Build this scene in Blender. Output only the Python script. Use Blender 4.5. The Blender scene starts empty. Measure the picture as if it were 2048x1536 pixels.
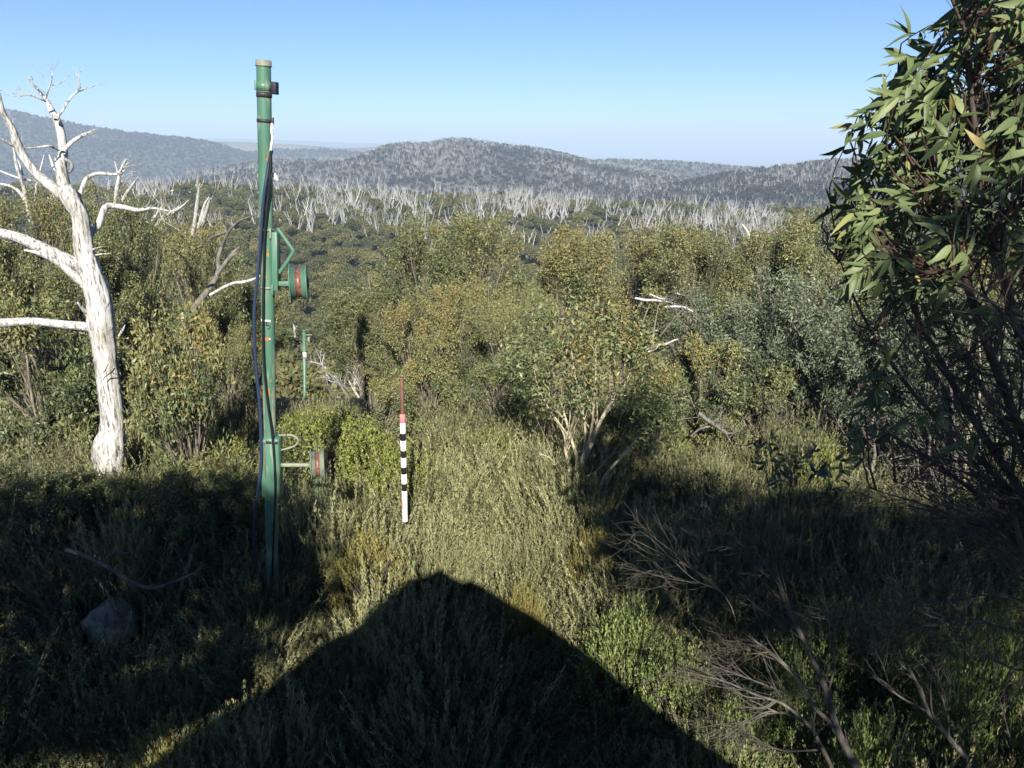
import bpy, bmesh, math, random
import numpy as np
from mathutils import Vector, Matrix

rng = np.random.default_rng(7)
random.seed(7)
C = bpy.context.scene.collection
SC = bpy.context.scene

# ------------------------------------------------------------------ camera
CAMZ = 5.0
PITCH = math.radians(16.6)
FPX = 1607.0                      # focal length in pixels of a 2048 px wide picture
cam_d = bpy.data.cameras.new('camera')
cam = bpy.data.objects.new('camera', cam_d); C.objects.link(cam)
cam.location = (0, 0, CAMZ)
cam.rotation_euler = (math.pi / 2 - PITCH, 0, 0)
cam_d.sensor_width = 36.0
cam_d.lens = 36.0 * FPX / 2048.0
cam_d.clip_start = 0.05; cam_d.clip_end = 60000
SC.camera = cam

# ------------------------------------------------------------------ world, sun, exposure
SUN_EL = math.radians(30.5)
SUN_AZ_OFF = math.radians(3.8)    # sun stands behind the camera, a little to its right
TO_SUN = np.array([math.sin(SUN_AZ_OFF) * math.cos(SUN_EL), -math.cos(SUN_AZ_OFF) * math.cos(SUN_EL), math.sin(SUN_EL)])
w = bpy.data.worlds.new('World'); SC.world = w; w.use_nodes = True
nt = w.node_tree; nt.nodes.clear()
wo = nt.nodes.new('ShaderNodeOutputWorld'); bg = nt.nodes.new('ShaderNodeBackground'); sk = nt.nodes.new('ShaderNodeTexSky')
sk.sky_type = 'NISHITA'; sk.sun_disc = False
sk.sun_elevation = SUN_EL
sk.sun_rotation = math.atan2(TO_SUN[0], TO_SUN[1])
sk.altitude = 1500; sk.air_density = 0.95; sk.dust_density = 0.05; sk.ozone_density = 9.0
bg.inputs['Strength'].default_value = 0.05
nt.links.new(sk.outputs[0], bg.inputs['Color']); nt.links.new(bg.outputs[0], wo.inputs[0])
sun_d = bpy.data.lights.new('sun', 'SUN'); sun = bpy.data.objects.new('sun', sun_d); C.objects.link(sun)
sun_d.energy = 5.0; sun_d.angle = math.radians(0.5); sun_d.color = (1.0, 0.94, 0.83)
sun.rotation_euler = Vector(TO_SUN).to_track_quat('Z', 'Y').to_euler()
SC.view_settings.view_transform = 'Standard'; SC.view_settings.look = 'None'
SC.view_settings.gamma = 1.0; SC.view_settings.use_curve_mapping = False
SC.view_settings.exposure = 1.38
SC.cycles.max_bounces = 5; SC.cycles.diffuse_bounces = 2; SC.cycles.glossy_bounces = 2
SC.cycles.transmission_bounces = 2; SC.cycles.volume_bounces = 0; SC.cycles.transparent_max_bounces = 4
HAZE_DENSITY = 2.2e-4

# ------------------------------------------------------------------ helpers
cp, sp_ = math.cos(PITCH), math.sin(PITCH)
def P(px, py, y):
    """world point at horizontal distance y in front of the camera seen at photo pixel (px, py)"""
    r = (px - 1024) / FPX; u = (768 - py) / FPX
    d = np.array([r, cp + sp_ * u, -sp_ + cp * u])
    return np.array([0, 0, CAMZ]) + d * (y / d[1])
def PXY(px, py, z):
    """where the ray through a pixel meets height z"""
    r = (px - 1024) / FPX; u = (768 - py) / FPX
    d = np.array([r, cp + sp_ * u, -sp_ + cp * u])
    return np.array([0, 0, CAMZ]) + d * ((z - CAMZ) / d[2])
def pixscale(px, py, y):
    """metres per photo pixel there"""
    u = (768 - py) / FPX
    return (y / (cp + sp_ * u)) / FPX
def norm(a):
    return a / np.maximum(np.linalg.norm(a, axis=-1, keepdims=True), 1e-9)
def smooth(x):
    x = np.clip(x, 0, 1); return x * x * (3 - 2 * x)
# cheap value noise
_perm = rng.permutation(512)
_val = rng.random(512)
def _h(ix, iy): return _val[_perm[(ix + _perm[iy % 512]) % 512] % 512]
def vnoise(x, y):
    ix = np.floor(x).astype(int); iy = np.floor(y).astype(int)
    fx = smooth(x - ix); fy = smooth(y - iy)
    a = _h(ix, iy); b = _h(ix + 1, iy); c = _h(ix, iy + 1); d = _h(ix + 1, iy + 1)
    return (a * (1 - fx) + b * fx) * (1 - fy) + (c * (1 - fx) + d * fx) * fy
def fbm(x, y, o=4):
    x = np.asarray(x, float); y = np.asarray(y, float)
    s = 0; a = .5
    for i in range(o):
        s = s + a * vnoise(x * 2 ** i + 17 * i, y * 2 ** i + 31 * i); a *= .5
    return s - .47
_gy = np.array([-60, 0, 10, 15, 20, 28, 37, 60, 100, 160, 250, 330, 400, 440, 520, 700, 1000, 1500])
_gz = np.array([1.5, 0, 0, -.15, -1.3, -4.2, -8.6, -16, -25, -32, -35, -30, -25.5, -26, -42, -95, -150, -230.])
def gz(x, y):
    x = np.asarray(x, float); y = np.asarray(y, float)
    z = np.interp(y, _gy, _gz)
    far = smooth((y - 60) / 300)
    z = z - .045 * np.clip(x, -150, 400) * far * smooth((520 - y) / 100)
    z = z + fbm(x / 40 + 5, y / 40 + 9, 3) * 7 * smooth((y - 25) / 100) + fbm(x / 2.3, y / 2.3, 2) * .25
    return z

def new_mesh(name, V, faces, mats, tint=None, midx=None, smooth_=False):
    """faces: list of int arrays (M,k)"""
    me = bpy.data.meshes.new(name)
    V = np.asarray(V, np.float32)
    me.vertices.add(len(V)); me.vertices.foreach_set('co', V.ravel())
    loops = np.concatenate([f.ravel() for f in faces]).astype(np.int32)
    sizes = np.concatenate([np.full(len(f), f.shape[1], np.int32) for f in faces])
    starts = np.concatenate([[0], np.cumsum(sizes)[:-1]]).astype(np.int32)
    me.loops.add(len(loops)); me.loops.foreach_set('vertex_index', loops)
    me.polygons.add(len(sizes)); me.polygons.foreach_set('loop_start', starts)
    if midx is not None: me.polygons.foreach_set('material_index', np.asarray(midx, np.int32))
    if smooth_: me.polygons.foreach_set('use_smooth', np.ones(len(sizes), bool))
    me.update(calc_edges=True)
    for m in (mats if isinstance(mats, (list, tuple)) else [mats]): me.materials.append(m)
    if tint is not None:
        a = me.attributes.new('tint', 'FLOAT', 'FACE'); a.data.foreach_set('value', np.asarray(tint, np.float32))
    return me
def obj(name, me, parent=None, loc=None, **kw):
    o = bpy.data.objects.new(name, me); C.objects.link(o)
    if parent is not None: o.parent = parent
    if loc is not None: o.location = tuple(loc)
    for k, v in kw.items(): o[k] = v
    if name in ('twigs', 'bare_twigs'): o['kind'] = 'stuff'      # too fine to pick apart
    return o
def thing(name, label, cat, loc, group=None, rotz=0):
    o = bpy.data.objects.new(name, None); C.objects.link(o); o.empty_display_size = .2
    o.location = tuple(loc); o.rotation_euler = (0, 0, rotz); o['label'] = label; o['category'] = cat
    if group: o['group'] = group
    return o

def resample(pts, K):
    """Catmull-Rom through control points"""
    p = np.asarray(pts, float)
    q = np.vstack([2 * p[0] - p[1], p, 2 * p[-1] - p[-2]])
    n = len(p) - 1
    t = np.linspace(0, n - 1e-6, K); i = t.astype(int); f = (t - i)[:, None]
    a, b, c, d = q[i], q[i + 1], q[i + 2], q[i + 3]
    return .5 * (2 * b + (c - a) * f + (2 * a - 5 * b + 4 * c - d) * f ** 2 + (3 * b - a - 3 * c + d) * f ** 3)
def tubes(PT, RD, S=5, cap=False):
    """PT (N,K,3), RD (N,K) -> verts, quads"""
    PT = np.asarray(PT, float); RD = np.asarray(RD, float)
    if PT.ndim == 2: PT = PT[None]; RD = RD[None]
    N, K, _ = PT.shape
    T = norm(np.gradient(PT, axis=1))
    m = norm(PT[:, -1] - PT[:, 0])
    ref = np.where(np.abs(m[:, 2:3]) < .8, np.array([[0, 0, 1.]]), np.array([[1., 0, 0]]))
    A = norm(np.cross(T, ref[:, None, :])); B = np.cross(T, A)
    ang = np.linspace(0, 2 * np.pi, S, endpoint=False)
    V = PT[:, :, None, :] + RD[:, :, None, None] * (A[:, :, None, :] * np.cos(ang)[None, None, :, None] + B[:, :, None, :] * np.sin(ang)[None, None, :, None])
    idx = np.arange(N * K * S).reshape(N, K, S)
    a = idx[:, :-1]; b = idx[:, 1:]
    q = np.stack([a, np.roll(a, -1, 2), np.roll(b, -1, 2), b], -1).reshape(-1, 4)
    return V.reshape(-1, 3), q
def join(parts):
    """[(V, F)] -> V, [F]"""
    Vs, Fs, o = [], [], 0
    for V, F in parts:
        Vs.append(V); Fs.append(F + o); o += len(V)
    return np.vstack(Vs), Fs
def leaf_quads(pos, ax, nr, L, W):
    """one diamond-shaped blade each"""
    ax = norm(ax); side = norm(np.cross(ax, nr)); n = np.cross(side, ax)
    L = np.asarray(L)[:, None]; W = np.asarray(W)[:, None]
    b = pos; m = pos + ax * L * .45 + n * L * .06; t = pos + ax * L
    V = np.stack([b, m + side * W * .5, t, m - side * W * .5], 1).reshape(-1, 3)
    F = np.arange(len(V)).reshape(-1, 4)
    return V, F
def box(c, sx, sy, sz, R=None):
    v = np.array([[x, y, z] for x in (-.5, .5) for y in (-.5, .5) for z in (-.5, .5)]) * [sx, sy, sz]
    if R is not None: v = v @ np.asarray(R).T
    f = np.array([[0, 1, 3, 2], [4, 6, 7, 5], [0, 4, 5, 1], [2, 3, 7, 6], [0, 2, 6, 4], [1, 5, 7, 3]])
    return v + np.asarray(c), f
def lathe(prof, c, axis, S=28):
    """prof [(along, radius)]"""
    axis = norm(np.asarray(axis, float)); ref = np.array([0, 0, 1.]) if abs(axis[2]) < .8 else np.array([1., 0, 0])
    A = norm(np.cross(axis, ref)); B = np.cross(axis, A)
    ang = np.linspace(0, 2 * np.pi, S, endpoint=False)
    pr = np.asarray(prof, float)
    V = np.asarray(c)[None, None] + axis * pr[:, 0][:, None, None] + pr[:, 1][:, None, None] * (A * np.cos(ang)[None, :, None] + B * np.sin(ang)[None, :, None])
    idx = np.arange(len(pr) * S).reshape(len(pr), S)
    a, b = idx[:-1], idx[1:]
    q = np.stack([a, np.roll(a, -1, 1), np.roll(b, -1, 1), b], -1).reshape(-1, 4)
    return V.reshape(-1, 3), q
def bevel(o, wdt=.004, seg=2):
    m = o.modifiers.new('bevel', 'BEVEL'); m.width = wdt; m.segments = seg; m.limit_method = 'ANGLE'
def spawn(PT, RD, n, length, spread, bias=(0, 0, 0), tmin=.25, tmax=1.0, K=6, rf=.5, wig=.12, droop=0, rtip=.15, along=1.0, rmax=1.):
    """n children per polyline; returns child polylines and radii"""
    N, K0, _ = PT.shape
    i = np.repeat(np.arange(N), n); M = len(i)
    t = rng.uniform(tmin, tmax, M) * (K0 - 1.001); j = t.astype(int); f = (t - j)[:, None]
    base = PT[i, j] * (1 - f) + PT[i, j + 1] * f
    tg = norm(PT[i, j + 1] - PT[i, j])
    r0 = np.minimum((RD[i, j] * (1 - f[:, 0]) + RD[i, j + 1] * f[:, 0]) * rf, rmax)
    d = norm(tg * along + norm(rng.normal(size=(M, 3))) * spread + np.asarray(bias))
    L = length * rng.uniform(.5, 1.2, M)
    k = np.linspace(0, 1, K)
    w1 = rng.normal(size=(M, 1, 3)) * wig; w2 = rng.normal(size=(M, 1, 3)) * wig
    kk = k[None, :, None]
    Q = base[:, None] + L[:, None, None] * (d[:, None] * kk + w1 * kk ** 2 + w2 * np.sin(kk * 5.) * .35 + np.array([0, 0, -droop]) * kk ** 2)
    R = r0[:, None] * (1 - (1 - rtip) * k[None])
    return Q, R

# ------------------------------------------------------------------ materials
def nodes(name):
    m = bpy.data.materials.new(name); m.use_nodes = True
    n = m.node_tree; b = n.nodes['Principled BSDF']
    return m, n, b
def ramp(n, stops, fac):
    r = n.nodes.new('ShaderNodeValToRGB'); e = r.color_ramp.elements
    while len(e) > 1: e.remove(e[-1])
    e[0].position = stops[0][0]; e[0].color = (*stops[0][1], 1)
    for p, c in stops[1:]:
        x = e.new(p); x.color = (*c, 1)
    n.links.new(fac, r.inputs[0]); return r
def leaf_mat(name, stops, rough=.5, spec=.35, inst=False, objvar=.25, transl=0.0):
    m, n, b = nodes(name)
    a = n.nodes.new('ShaderNodeAttribute'); a.attribute_name = 'tint'
    oi = n.nodes.new('ShaderNodeObjectInfo')
    mr = n.nodes.new('ShaderNodeMath'); mr.operation = 'MULTIPLY_ADD'
    n.links.new(oi.outputs['Random'], mr.inputs[0]); mr.inputs[1].default_value = objvar; mr.inputs[2].default_value = -objvar / 2
    ad = n.nodes.new('ShaderNodeMath'); ad.operation = 'ADD'
    n.links.new(a.outputs['Fac'], ad.inputs[0]); n.links.new(mr.outputs[0], ad.inputs[1])
    fac = ad.outputs[0]
    if inst:
        ai = n.nodes.new('ShaderNodeAttribute'); ai.attribute_name = 'itint'; ai.attribute_type = 'INSTANCER'
        a2 = n.nodes.new('ShaderNodeMath'); a2.operation = 'ADD'
        n.links.new(fac, a2.inputs[0]); n.links.new(ai.outputs['Fac'], a2.inputs[1]); fac = a2.outputs[0]
    r = ramp(n, stops, fac)
    n.links.new(r.outputs[0], b.inputs['Base Color'])
    b.inputs['Roughness'].default_value = rough; b.inputs['Specular IOR Level'].default_value = spec
    if transl > 0:
        tr = n.nodes.new('ShaderNodeBsdfTranslucent'); n.links.new(r.outputs[0], tr.inputs['Color'])
        mx = n.nodes.new('ShaderNodeMixShader'); mx.inputs[0].default_value = transl
        out = n.nodes['Material Output']
        n.links.new(b.outputs[0], mx.inputs[1]); n.links.new(tr.outputs[0], mx.inputs[2]); n.links.new(mx.outputs[0], out.inputs[0])
    return m
def noise_mat(name, stops, scale=8, rough=.7, stretch=(1, 1, 1), bump=.0, bscale=None, spec=.3, metallic=0, detail=5):
    m, n, b = nodes(name)
    tc = n.nodes.new('ShaderNodeTexCoord'); mp = n.nodes.new('ShaderNodeMapping'); mp.inputs['Scale'].default_value = stretch
    n.links.new(tc.outputs['Object'], mp.inputs[0])
    nz = n.nodes.new('ShaderNodeTexNoise'); nz.inputs['Scale'].default_value = scale; nz.inputs['Detail'].default_value = detail; nz.inputs['Roughness'].default_value = .65
    n.links.new(mp.outputs[0], nz.inputs['Vector'])
    r = ramp(n, stops, nz.outputs['Fac']); n.links.new(r.outputs[0], b.inputs['Base Color'])
    b.inputs['Roughness'].default_value = rough; b.inputs['Specular IOR Level'].default_value = spec; b.inputs['Metallic'].default_value = metallic
    if bump:
        bp = n.nodes.new('ShaderNodeBump'); bp.inputs['Strength'].default_value = bump; bp.inputs['Distance'].default_value = .02
        n.links.new(nz.outputs['Fac'], bp.inputs['Height']); n.links.new(bp.outputs[0], b.inputs['Normal'])
    return m
def plain(name, col, rough=.6, spec=.3, metallic=0):
    m, n, b = nodes(name); b.inputs['Base Color'].default_value = (*col, 1)
    b.inputs['Roughness'].default_value = rough; b.inputs['Specular IOR Level'].default_value = spec; b.inputs['Metallic'].default_value = metallic
    return m

M_soil = noise_mat('soil', [(.3, (.014, .014, .008)), (.55, (.032, .031, .016)), (.8, (.055, .05, .026))], 9, .95, bump=1.0, detail=8)
M_hill = noise_mat('hill forest floor', [(.25, (.026, .028, .026)), (.5, (.05, .05, .047)), (.72, (.10, .098, .092))], .012, .95, detail=8)
M_hill_dark = noise_mat('dark hill forest', [(.25, (.022, .024, .020)), (.5, (.036, .037, .032)), (.75, (.075, .07, .065))], .01, .95, detail=9)
M_tan = noise_mat('pale fields', [(.3, (.05, .05, .042)), (.5, (.11, .098, .075)), (.7, (.17, .145, .11))], .0035, .95, detail=6)
M_plain = noise_mat('plain', [(.3, (.06, .07, .05)), (.6, (.12, .11, .08))], .001, .95)
M_dead = noise_mat('bleached wood', [(.32, (.04, .036, .033)), (.40, (.19, .18, .165)), (.48, (.38, .375, .365)), (.60, (.48, .475, .465)), (.8, (.53, .527, .52))], 11, .75, (3.2, 3.2, .28), .9, spec=.2)
def weather(m, lo=.45):
    n = m.node_tree; b = n.nodes['Principled BSDF']; src_ = b.inputs['Base Color'].links[0].from_socket
    tc = n.nodes.new('ShaderNodeTexCoord'); nz = n.nodes.new('ShaderNodeTexNoise'); nz.inputs['Scale'].default_value = 1.7; nz.inputs['Detail'].default_value = 7; nz.inputs['Roughness'].default_value = .7
    n.links.new(tc.outputs['Object'], nz.inputs['Vector'])
    rr = ramp(n, [(.36, (lo, lo * .96, lo * .88)), (.52, (1, 1, 1))], nz.outputs['Fac'])
    mx = n.nodes.new('ShaderNodeMix'); mx.data_type = 'RGBA'; mx.blend_type = 'MULTIPLY'; mx.inputs[0].default_value = 1
    n.links.new(src_, mx.inputs[6]); n.links.new(rr.outputs[0], mx.inputs[7]); n.links.new(mx.outputs[2], b.inputs['Base Color'])
weather(M_dead, .72)
M_snag = noise_mat('weathered snag wood', [(.3, (.19, .19, .188)), (.55, (.33, .33, .325)), (.8, (.42, .42, .415))], 2, .85, spec=.1)
M_grey = noise_mat('grey dead wood', [(.3, (.05, .046, .04)), (.5, (.12, .112, .098)), (.75, (.20, .19, .17))], 6, .8, (3, 3, .5), .5, spec=.2)
M_twig = noise_mat('dead twigs', [(.3, (.035, .03, .026)), (.55, (.08, .07, .06)), (.8, (.15, .14, .122))], 5, .8, spec=.15)
M_stem = noise_mat('gum stems', [(.3, (.04, .034, .027)), (.5, (.125, .108, .084)), (.75, (.26, .228, .18))], 4, .8, (2, 2, .6), .3, spec=.2)
M_cream = noise_mat('cream gum bark', [(.28, (.10, .08, .05)), (.43, (.30, .26, .175)), (.7, (.40, .355, .26))], 6, .7, (3, 3, .4), .3, spec=.2)
M_dkstem = noise_mat('dark gum bark', [(.3, (.022, .018, .016)), (.5, (.06, .048, .042)), (.75, (.14, .12, .10))], 7, .75, (2, 2, .6), .4, spec=.25)
M_redtwig = noise_mat('red brown twigs', [(.3, (.024, .015, .012)), (.6, (.055, .031, .019)), (.8, (.11, .065, .03))], 9, .6, spec=.3)
GUM = [(0.0, (.026, .036, .018)), (.25, (.060, .076, .034)), (.5, (.114, .136, .056)), (.72, (.160, .166, .066)), (.88, (.195, .160, .058)), (1.0, (.220, .135, .044))]
M_gum = leaf_mat('gum leaves', GUM, .5, .3, objvar=.24)
GGREY = [(0.0, (.028, .040, .024)), (.3, (.058, .078, .046)), (.6, (.100, .124, .074)), (.85, (.15, .165, .11)), (1, (.18, .15, .08))]
M_ggrey = leaf_mat('grey green gum leaves', GGREY, .5, .3, objvar=.15)
M_near = leaf_mat('near gum leaves', [(0, (.036, .056, .024)), (.3, (.062, .090, .034)), (.6, (.104, .132, .052)), (.85, (.14, .165, .065)), (1, (.22, .17, .05))], .52, .28, objvar=.35, transl=.12)
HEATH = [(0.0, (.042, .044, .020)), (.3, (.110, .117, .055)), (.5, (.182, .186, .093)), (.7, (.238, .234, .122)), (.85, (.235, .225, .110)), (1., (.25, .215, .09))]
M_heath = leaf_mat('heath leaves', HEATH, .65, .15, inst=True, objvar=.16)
M_ygreen = leaf_mat('yellow green leaves', [(0, (.05, .068, .014)), (.4, (.130, .152, .036)), (.75, (.205, .222, .056)), (1, (.27, .27, .08))], .55, .2, objvar=.1)
M_olive = leaf_mat('olive heath leaves', [(0, (.07, .062, .020)), (.4, (.17, .152, .045)), (.75, (.24, .21, .065)), (1, (.3, .25, .08))], .6, .2, objvar=.1)
M_pale = leaf_mat('pale green leaves', [(0, (.07, .09, .05)), (.5, (.16, .19, .10)), (1, (.26, .29, .16))], .6, .2, objvar=.1)
M_green = leaf_mat('fresh green leaves', [(0, (.030, .042, .014)), (.4, (.090, .118, .034)), (.75, (.165, .195, .060)), (1, (.25, .25, .08))], .5, .3, objvar=.12)
M_far = leaf_mat('far canopy leaves', [(0, (.026, .032, .014)), (.35, (.060, .066, .028)), (.65, (.100, .100, .044)), (1, (.14, .128, .058))], .75, .1, inst=True, objvar=.35)
M_hcrown = leaf_mat('far hill trees', [(0, (.016, .018, .018)), (.35, (.034, .036, .035)), (.65, (.062, .062, .058)), (1, (.10, .098, .09))], .8, .1, inst=True, objvar=.35)
M_dshrub = noise_mat('dark grey dead stems', [(.3, (.025, .022, .02)), (.5, (.07, .064, .056)), (.75, (.14, .132, .118))], 6, .8, (3, 3, .5), .5, spec=.2)
M_shade = leaf_mat('shade tree leaves', GUM, .5, .3)
M_rock = noise_mat('granite', [(.3, (.06, .055, .045)), (.48, (.13, .118, .09)), (.56, (.20, .18, .14)), (.75, (.28, .255, .20))], 5, .95, bump=1.0, spec=.2)
M_outcrop = noise_mat('far granite', [(.3, (.16, .145, .12)), (.55, (.36, .33, .28)), (.8, (.50, .46, .40))], .12, .95)

def paint_green():
    m, n, b = nodes('green pole paint')
    tc = n.nodes.new('ShaderNodeTexCoord')
    def nz(scale, detail, st=(1, 1, 1)):
        mp = n.nodes.new('ShaderNodeMapping'); mp.inputs['Scale'].default_value = st
        n.links.new(tc.outputs['Object'], mp.inputs[0])
        t = n.nodes.new('ShaderNodeTexNoise'); t.inputs['Scale'].default_value = scale; t.inputs['Detail'].default_value = detail
        n.links.new(mp.outputs[0], t.inputs['Vector']); return t.outputs['Fac']
    base = ramp(n, [(.3, (.040, .104, .070)), (.55, (.056, .134, .092)), (.8, (.100, .172, .124))], nz(5, 6, (1, 1, .3)))
    scr = ramp(n, [(.58, (0, 0, 0)), (.68, (.8, .8, .8))], nz(9, 8, (2.5, 2.5, .22)))
    mix = n.nodes.new('ShaderNodeMix'); mix.data_type = 'RGBA'
    n.links.new(scr.outputs[0], mix.inputs[0]); n.links.new(base.outputs[0], mix.inputs[6]); mix.inputs[7].default_value = (.20, .22, .16, 1)
    rs = ramp(n, [(.70, (0, 0, 0)), (.72, (1, 1, 1))], nz(8, 3, (1.6, 1.6, .9)))
    mix2 = n.nodes.new('ShaderNodeMix'); mix2.data_type = 'RGBA'
    n.links.new(rs.outputs[0], mix2.inputs[0]); n.links.new(mix.outputs[2], mix2.inputs[6]); mix2.inputs[7].default_value = (.30, .115, .02, 1)
    n.links.new(mix2.outputs[2], b.inputs['Base Color'])
    b.inputs['Roughness'].default_value = .45; b.inputs['Specular IOR Level'].default_value = .4
    return m
M_pole = paint_green()
M_worn = noise_mat('worn pale paint', [(.35, (.06, .12, .08)), (.5, (.16, .18, .135)), (.7, (.22, .21, .16))], 14, .6, (1, 1, .5))
M_capm = noise_mat('weathered cap', [(.35, (.10, .12, .085)), (.6, (.17, .175, .13)), (.75, (.14, .10, .06))], 12, .6)
M_rust = noise_mat('rust', [(.3, (.07, .026, .020)), (.5, (.12, .046, .034)), (.7, (.20, .12, .085))], 18, .45, spec=.5)
M_brown = noise_mat('rusty brown steel', [(.3, (.085, .045, .033)), (.7, (.14, .075, .055))], 20, .6)
M_black = plain('black rubber', (.008, .008, .009), .5)
M_tape = noise_mat('black tape', [(.3, (.012, .012, .014)), (.7, (.035, .033, .034))], 20, .55)
M_blue = plain('blue black conduit', (.016, .026, .055), .32, .6)
M_white = noise_mat('white paint', [(.3, (.70, .70, .69)), (.7, (.80, .80, .79))], 10, .55)
weather(M_white, .62)
M_pink = noise_mat('faded pink paint', [(.3, (.55, .12, .13)), (.7, (.70, .20, .20))], 20, .55)
M_chip = plain('red chipped paint', (.45, .10, .06), .6)
M_orange = plain('orange tape', (.45, .10, .03), .55)
M_rope = noise_mat('rope', [(.3, (.45, .42, .38)), (.7, (.68, .66, .62))], 40, .9)
M_box = plain('dark blue box', (.005, .005, .018), .6)

# ------------------------------------------------------------------ ground, plain, hills
ys = np.concatenate([np.linspace(-25, 30, 111), np.geomspace(31, 700, 90)])
us = np.linspace(-1, 1, 141)
YY, UU = np.meshgrid(ys, us, indexing='ij')
XX = UU * (18 + np.maximum(YY, 0) * 1.05)
V = np.stack([XX, YY, gz(XX, YY)], -1).reshape(-1, 3)
idx = np.arange(len(V)).reshape(len(ys), len(us))
q = np.stack([idx[:-1, :-1], idx[:-1, 1:], idx[1:, 1:], idx[1:, :-1]], -1).reshape(-1, 4)
obj('ground', new_mesh('ground', V, [q], M_soil, smooth_=True), kind='structure')
V = np.array([[-14500, -1900, -262.], [14500, -1900, -262.], [14500, 21900, -262.], [-14500, 21900, -262.]])
obj('plain', new_mesh('plain', V, [np.array([[0, 1, 2, 3]])], M_plain), kind='structure')

HILLS = {}
def hill(name, D, w, zb, prof, mat, amp=10, nx=200, ny=46, back=.35):
    prof = np.array(prof, float)
    pxs = np.linspace(prof[0, 0], prof[-1, 0], nx); pys = np.interp(pxs, prof[:, 0], prof[:, 1])
    pys = np.convolve(np.pad(pys, 3, 'edge'), np.ones(7) / 7, 'valid')
    cr = np.array([P(a, b, D) for a, b in zip(pxs, pys)])
    vs = np.concatenate([np.linspace(0, 1, ny), 1 + back * np.linspace(.1, 1, 6)])
    X = np.repeat(cr[:, 0][None], len(vs), 0)
    Y = D - w + vs[:, None] * w + 0 * X
    s = np.where(vs < 1, smooth(np.clip(vs, 0, 1) * .92 + .04) , 1 - (vs - 1) * .9)
    s = (s - s[0]) / (s[ny - 1] - s[0])
    Z = zb + (cr[:, 2][None] - zb) * s[:, None]
    sc = w / 6.
    nz = fbm(X / sc, Y / sc + D, 5) + (.35 - np.abs(fbm(X / sc * .8 + 40, Y / sc * .35 + D, 3)) * 2) * .5
    Z = Z + nz * amp * 2 * np.clip(4 * vs * (1 - vs), 0, 1)[:, None] + fbm(X / sc * 9, Y / sc * 9, 2) * amp * .12
    V = np.stack([X, Y, Z], -1).reshape(-1, 3)
    idx = np.arange(len(V)).reshape(len(vs), nx)
    q = np.stack([idx[:-1, :-1], idx[:-1, 1:], idx[1:, 1:], idx[1:, :-1]], -1).reshape(-1, 4)
    o = obj(name, new_mesh(name, V, [q], mat, smooth_=True), kind='structure')
    HILLS[o.name] = (V.reshape(len(vs), nx, 3), ny)
    return o
hill('distant_range', 9500, 1500, -262, [(-900, 284), (0, 283), (300, 279), (420, 276.5), (500, 277), (560, 279), (640, 283), (760, 287), (900, 292), (1100, 310), (1300, 335), (1700, 345), (2300, 345)], M_hill_dark, 20, 120, 16)
hill('field_plateau', 3700, 800, -260, [(100, 296), (300, 288), (400, 283), (450, 283), (551, 287), (620, 291), (688, 297), (786, 292), (900, 290), (1000, 300), (1200, 330)], M_tan, 14, 140, 24)
hill('dark_ridge', 2750, 800, -240, [(250, 352), (350, 330), (450, 311), (548, 299), (640, 298), (700, 303), (760, 309), (800, 312), (900, 330), (1000, 350)], M_hill_dark, 14, 140, 30)  # the shade on this ridge is put into its darker colour
hill('long_ridge', 2500, 1200, -240, [(-700, 170), (-400, 178), (-150, 196), (0, 217), (30, 222), (90, 236), (150, 247), (200, 256), (290, 268), (400, 279), (440, 288), (490, 305), (540, 325), (600, 352), (700, 400), (760, 430)], M_hill_dark, 26, 260, 60)
hill('right_back_hill', 1900, 700, -140, [(850, 372), (1000, 345), (1080, 330), (1160, 322), (1225, 321), (1310, 322), (1390, 327), (1460, 334), (1520, 338), (1600, 348), (1800, 372)], M_hill, 10, 200, 36)
hill('peaked_hill', 1450, 760, -92, [(120, 540), (200, 480), (300, 412), (400, 356), (480, 331), (550, 321), (668, 322), (708, 321), (727, 315), (747, 303), (775, 294), (805, 288), (845, 290), (868, 288), (885, 282), (905, 279.5), (930, 281), (960, 284), (1020, 293), (1080, 299), (1130, 309), (1160, 319), (1250, 336), (1400, 362), (1600, 394), (1750, 430)], M_hill, 9, 300, 70)
hill('right_hill', 1000, 440, -72, [(1080, 420), (1200, 392), (1300, 376), (1400, 360), (1450, 350), (1510, 341), (1570, 335.5), (1640, 324), (1700, 321), (1850, 316), (2100, 311), (2500, 318), (2900, 330)], M_hill, 5, 260, 50)

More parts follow.
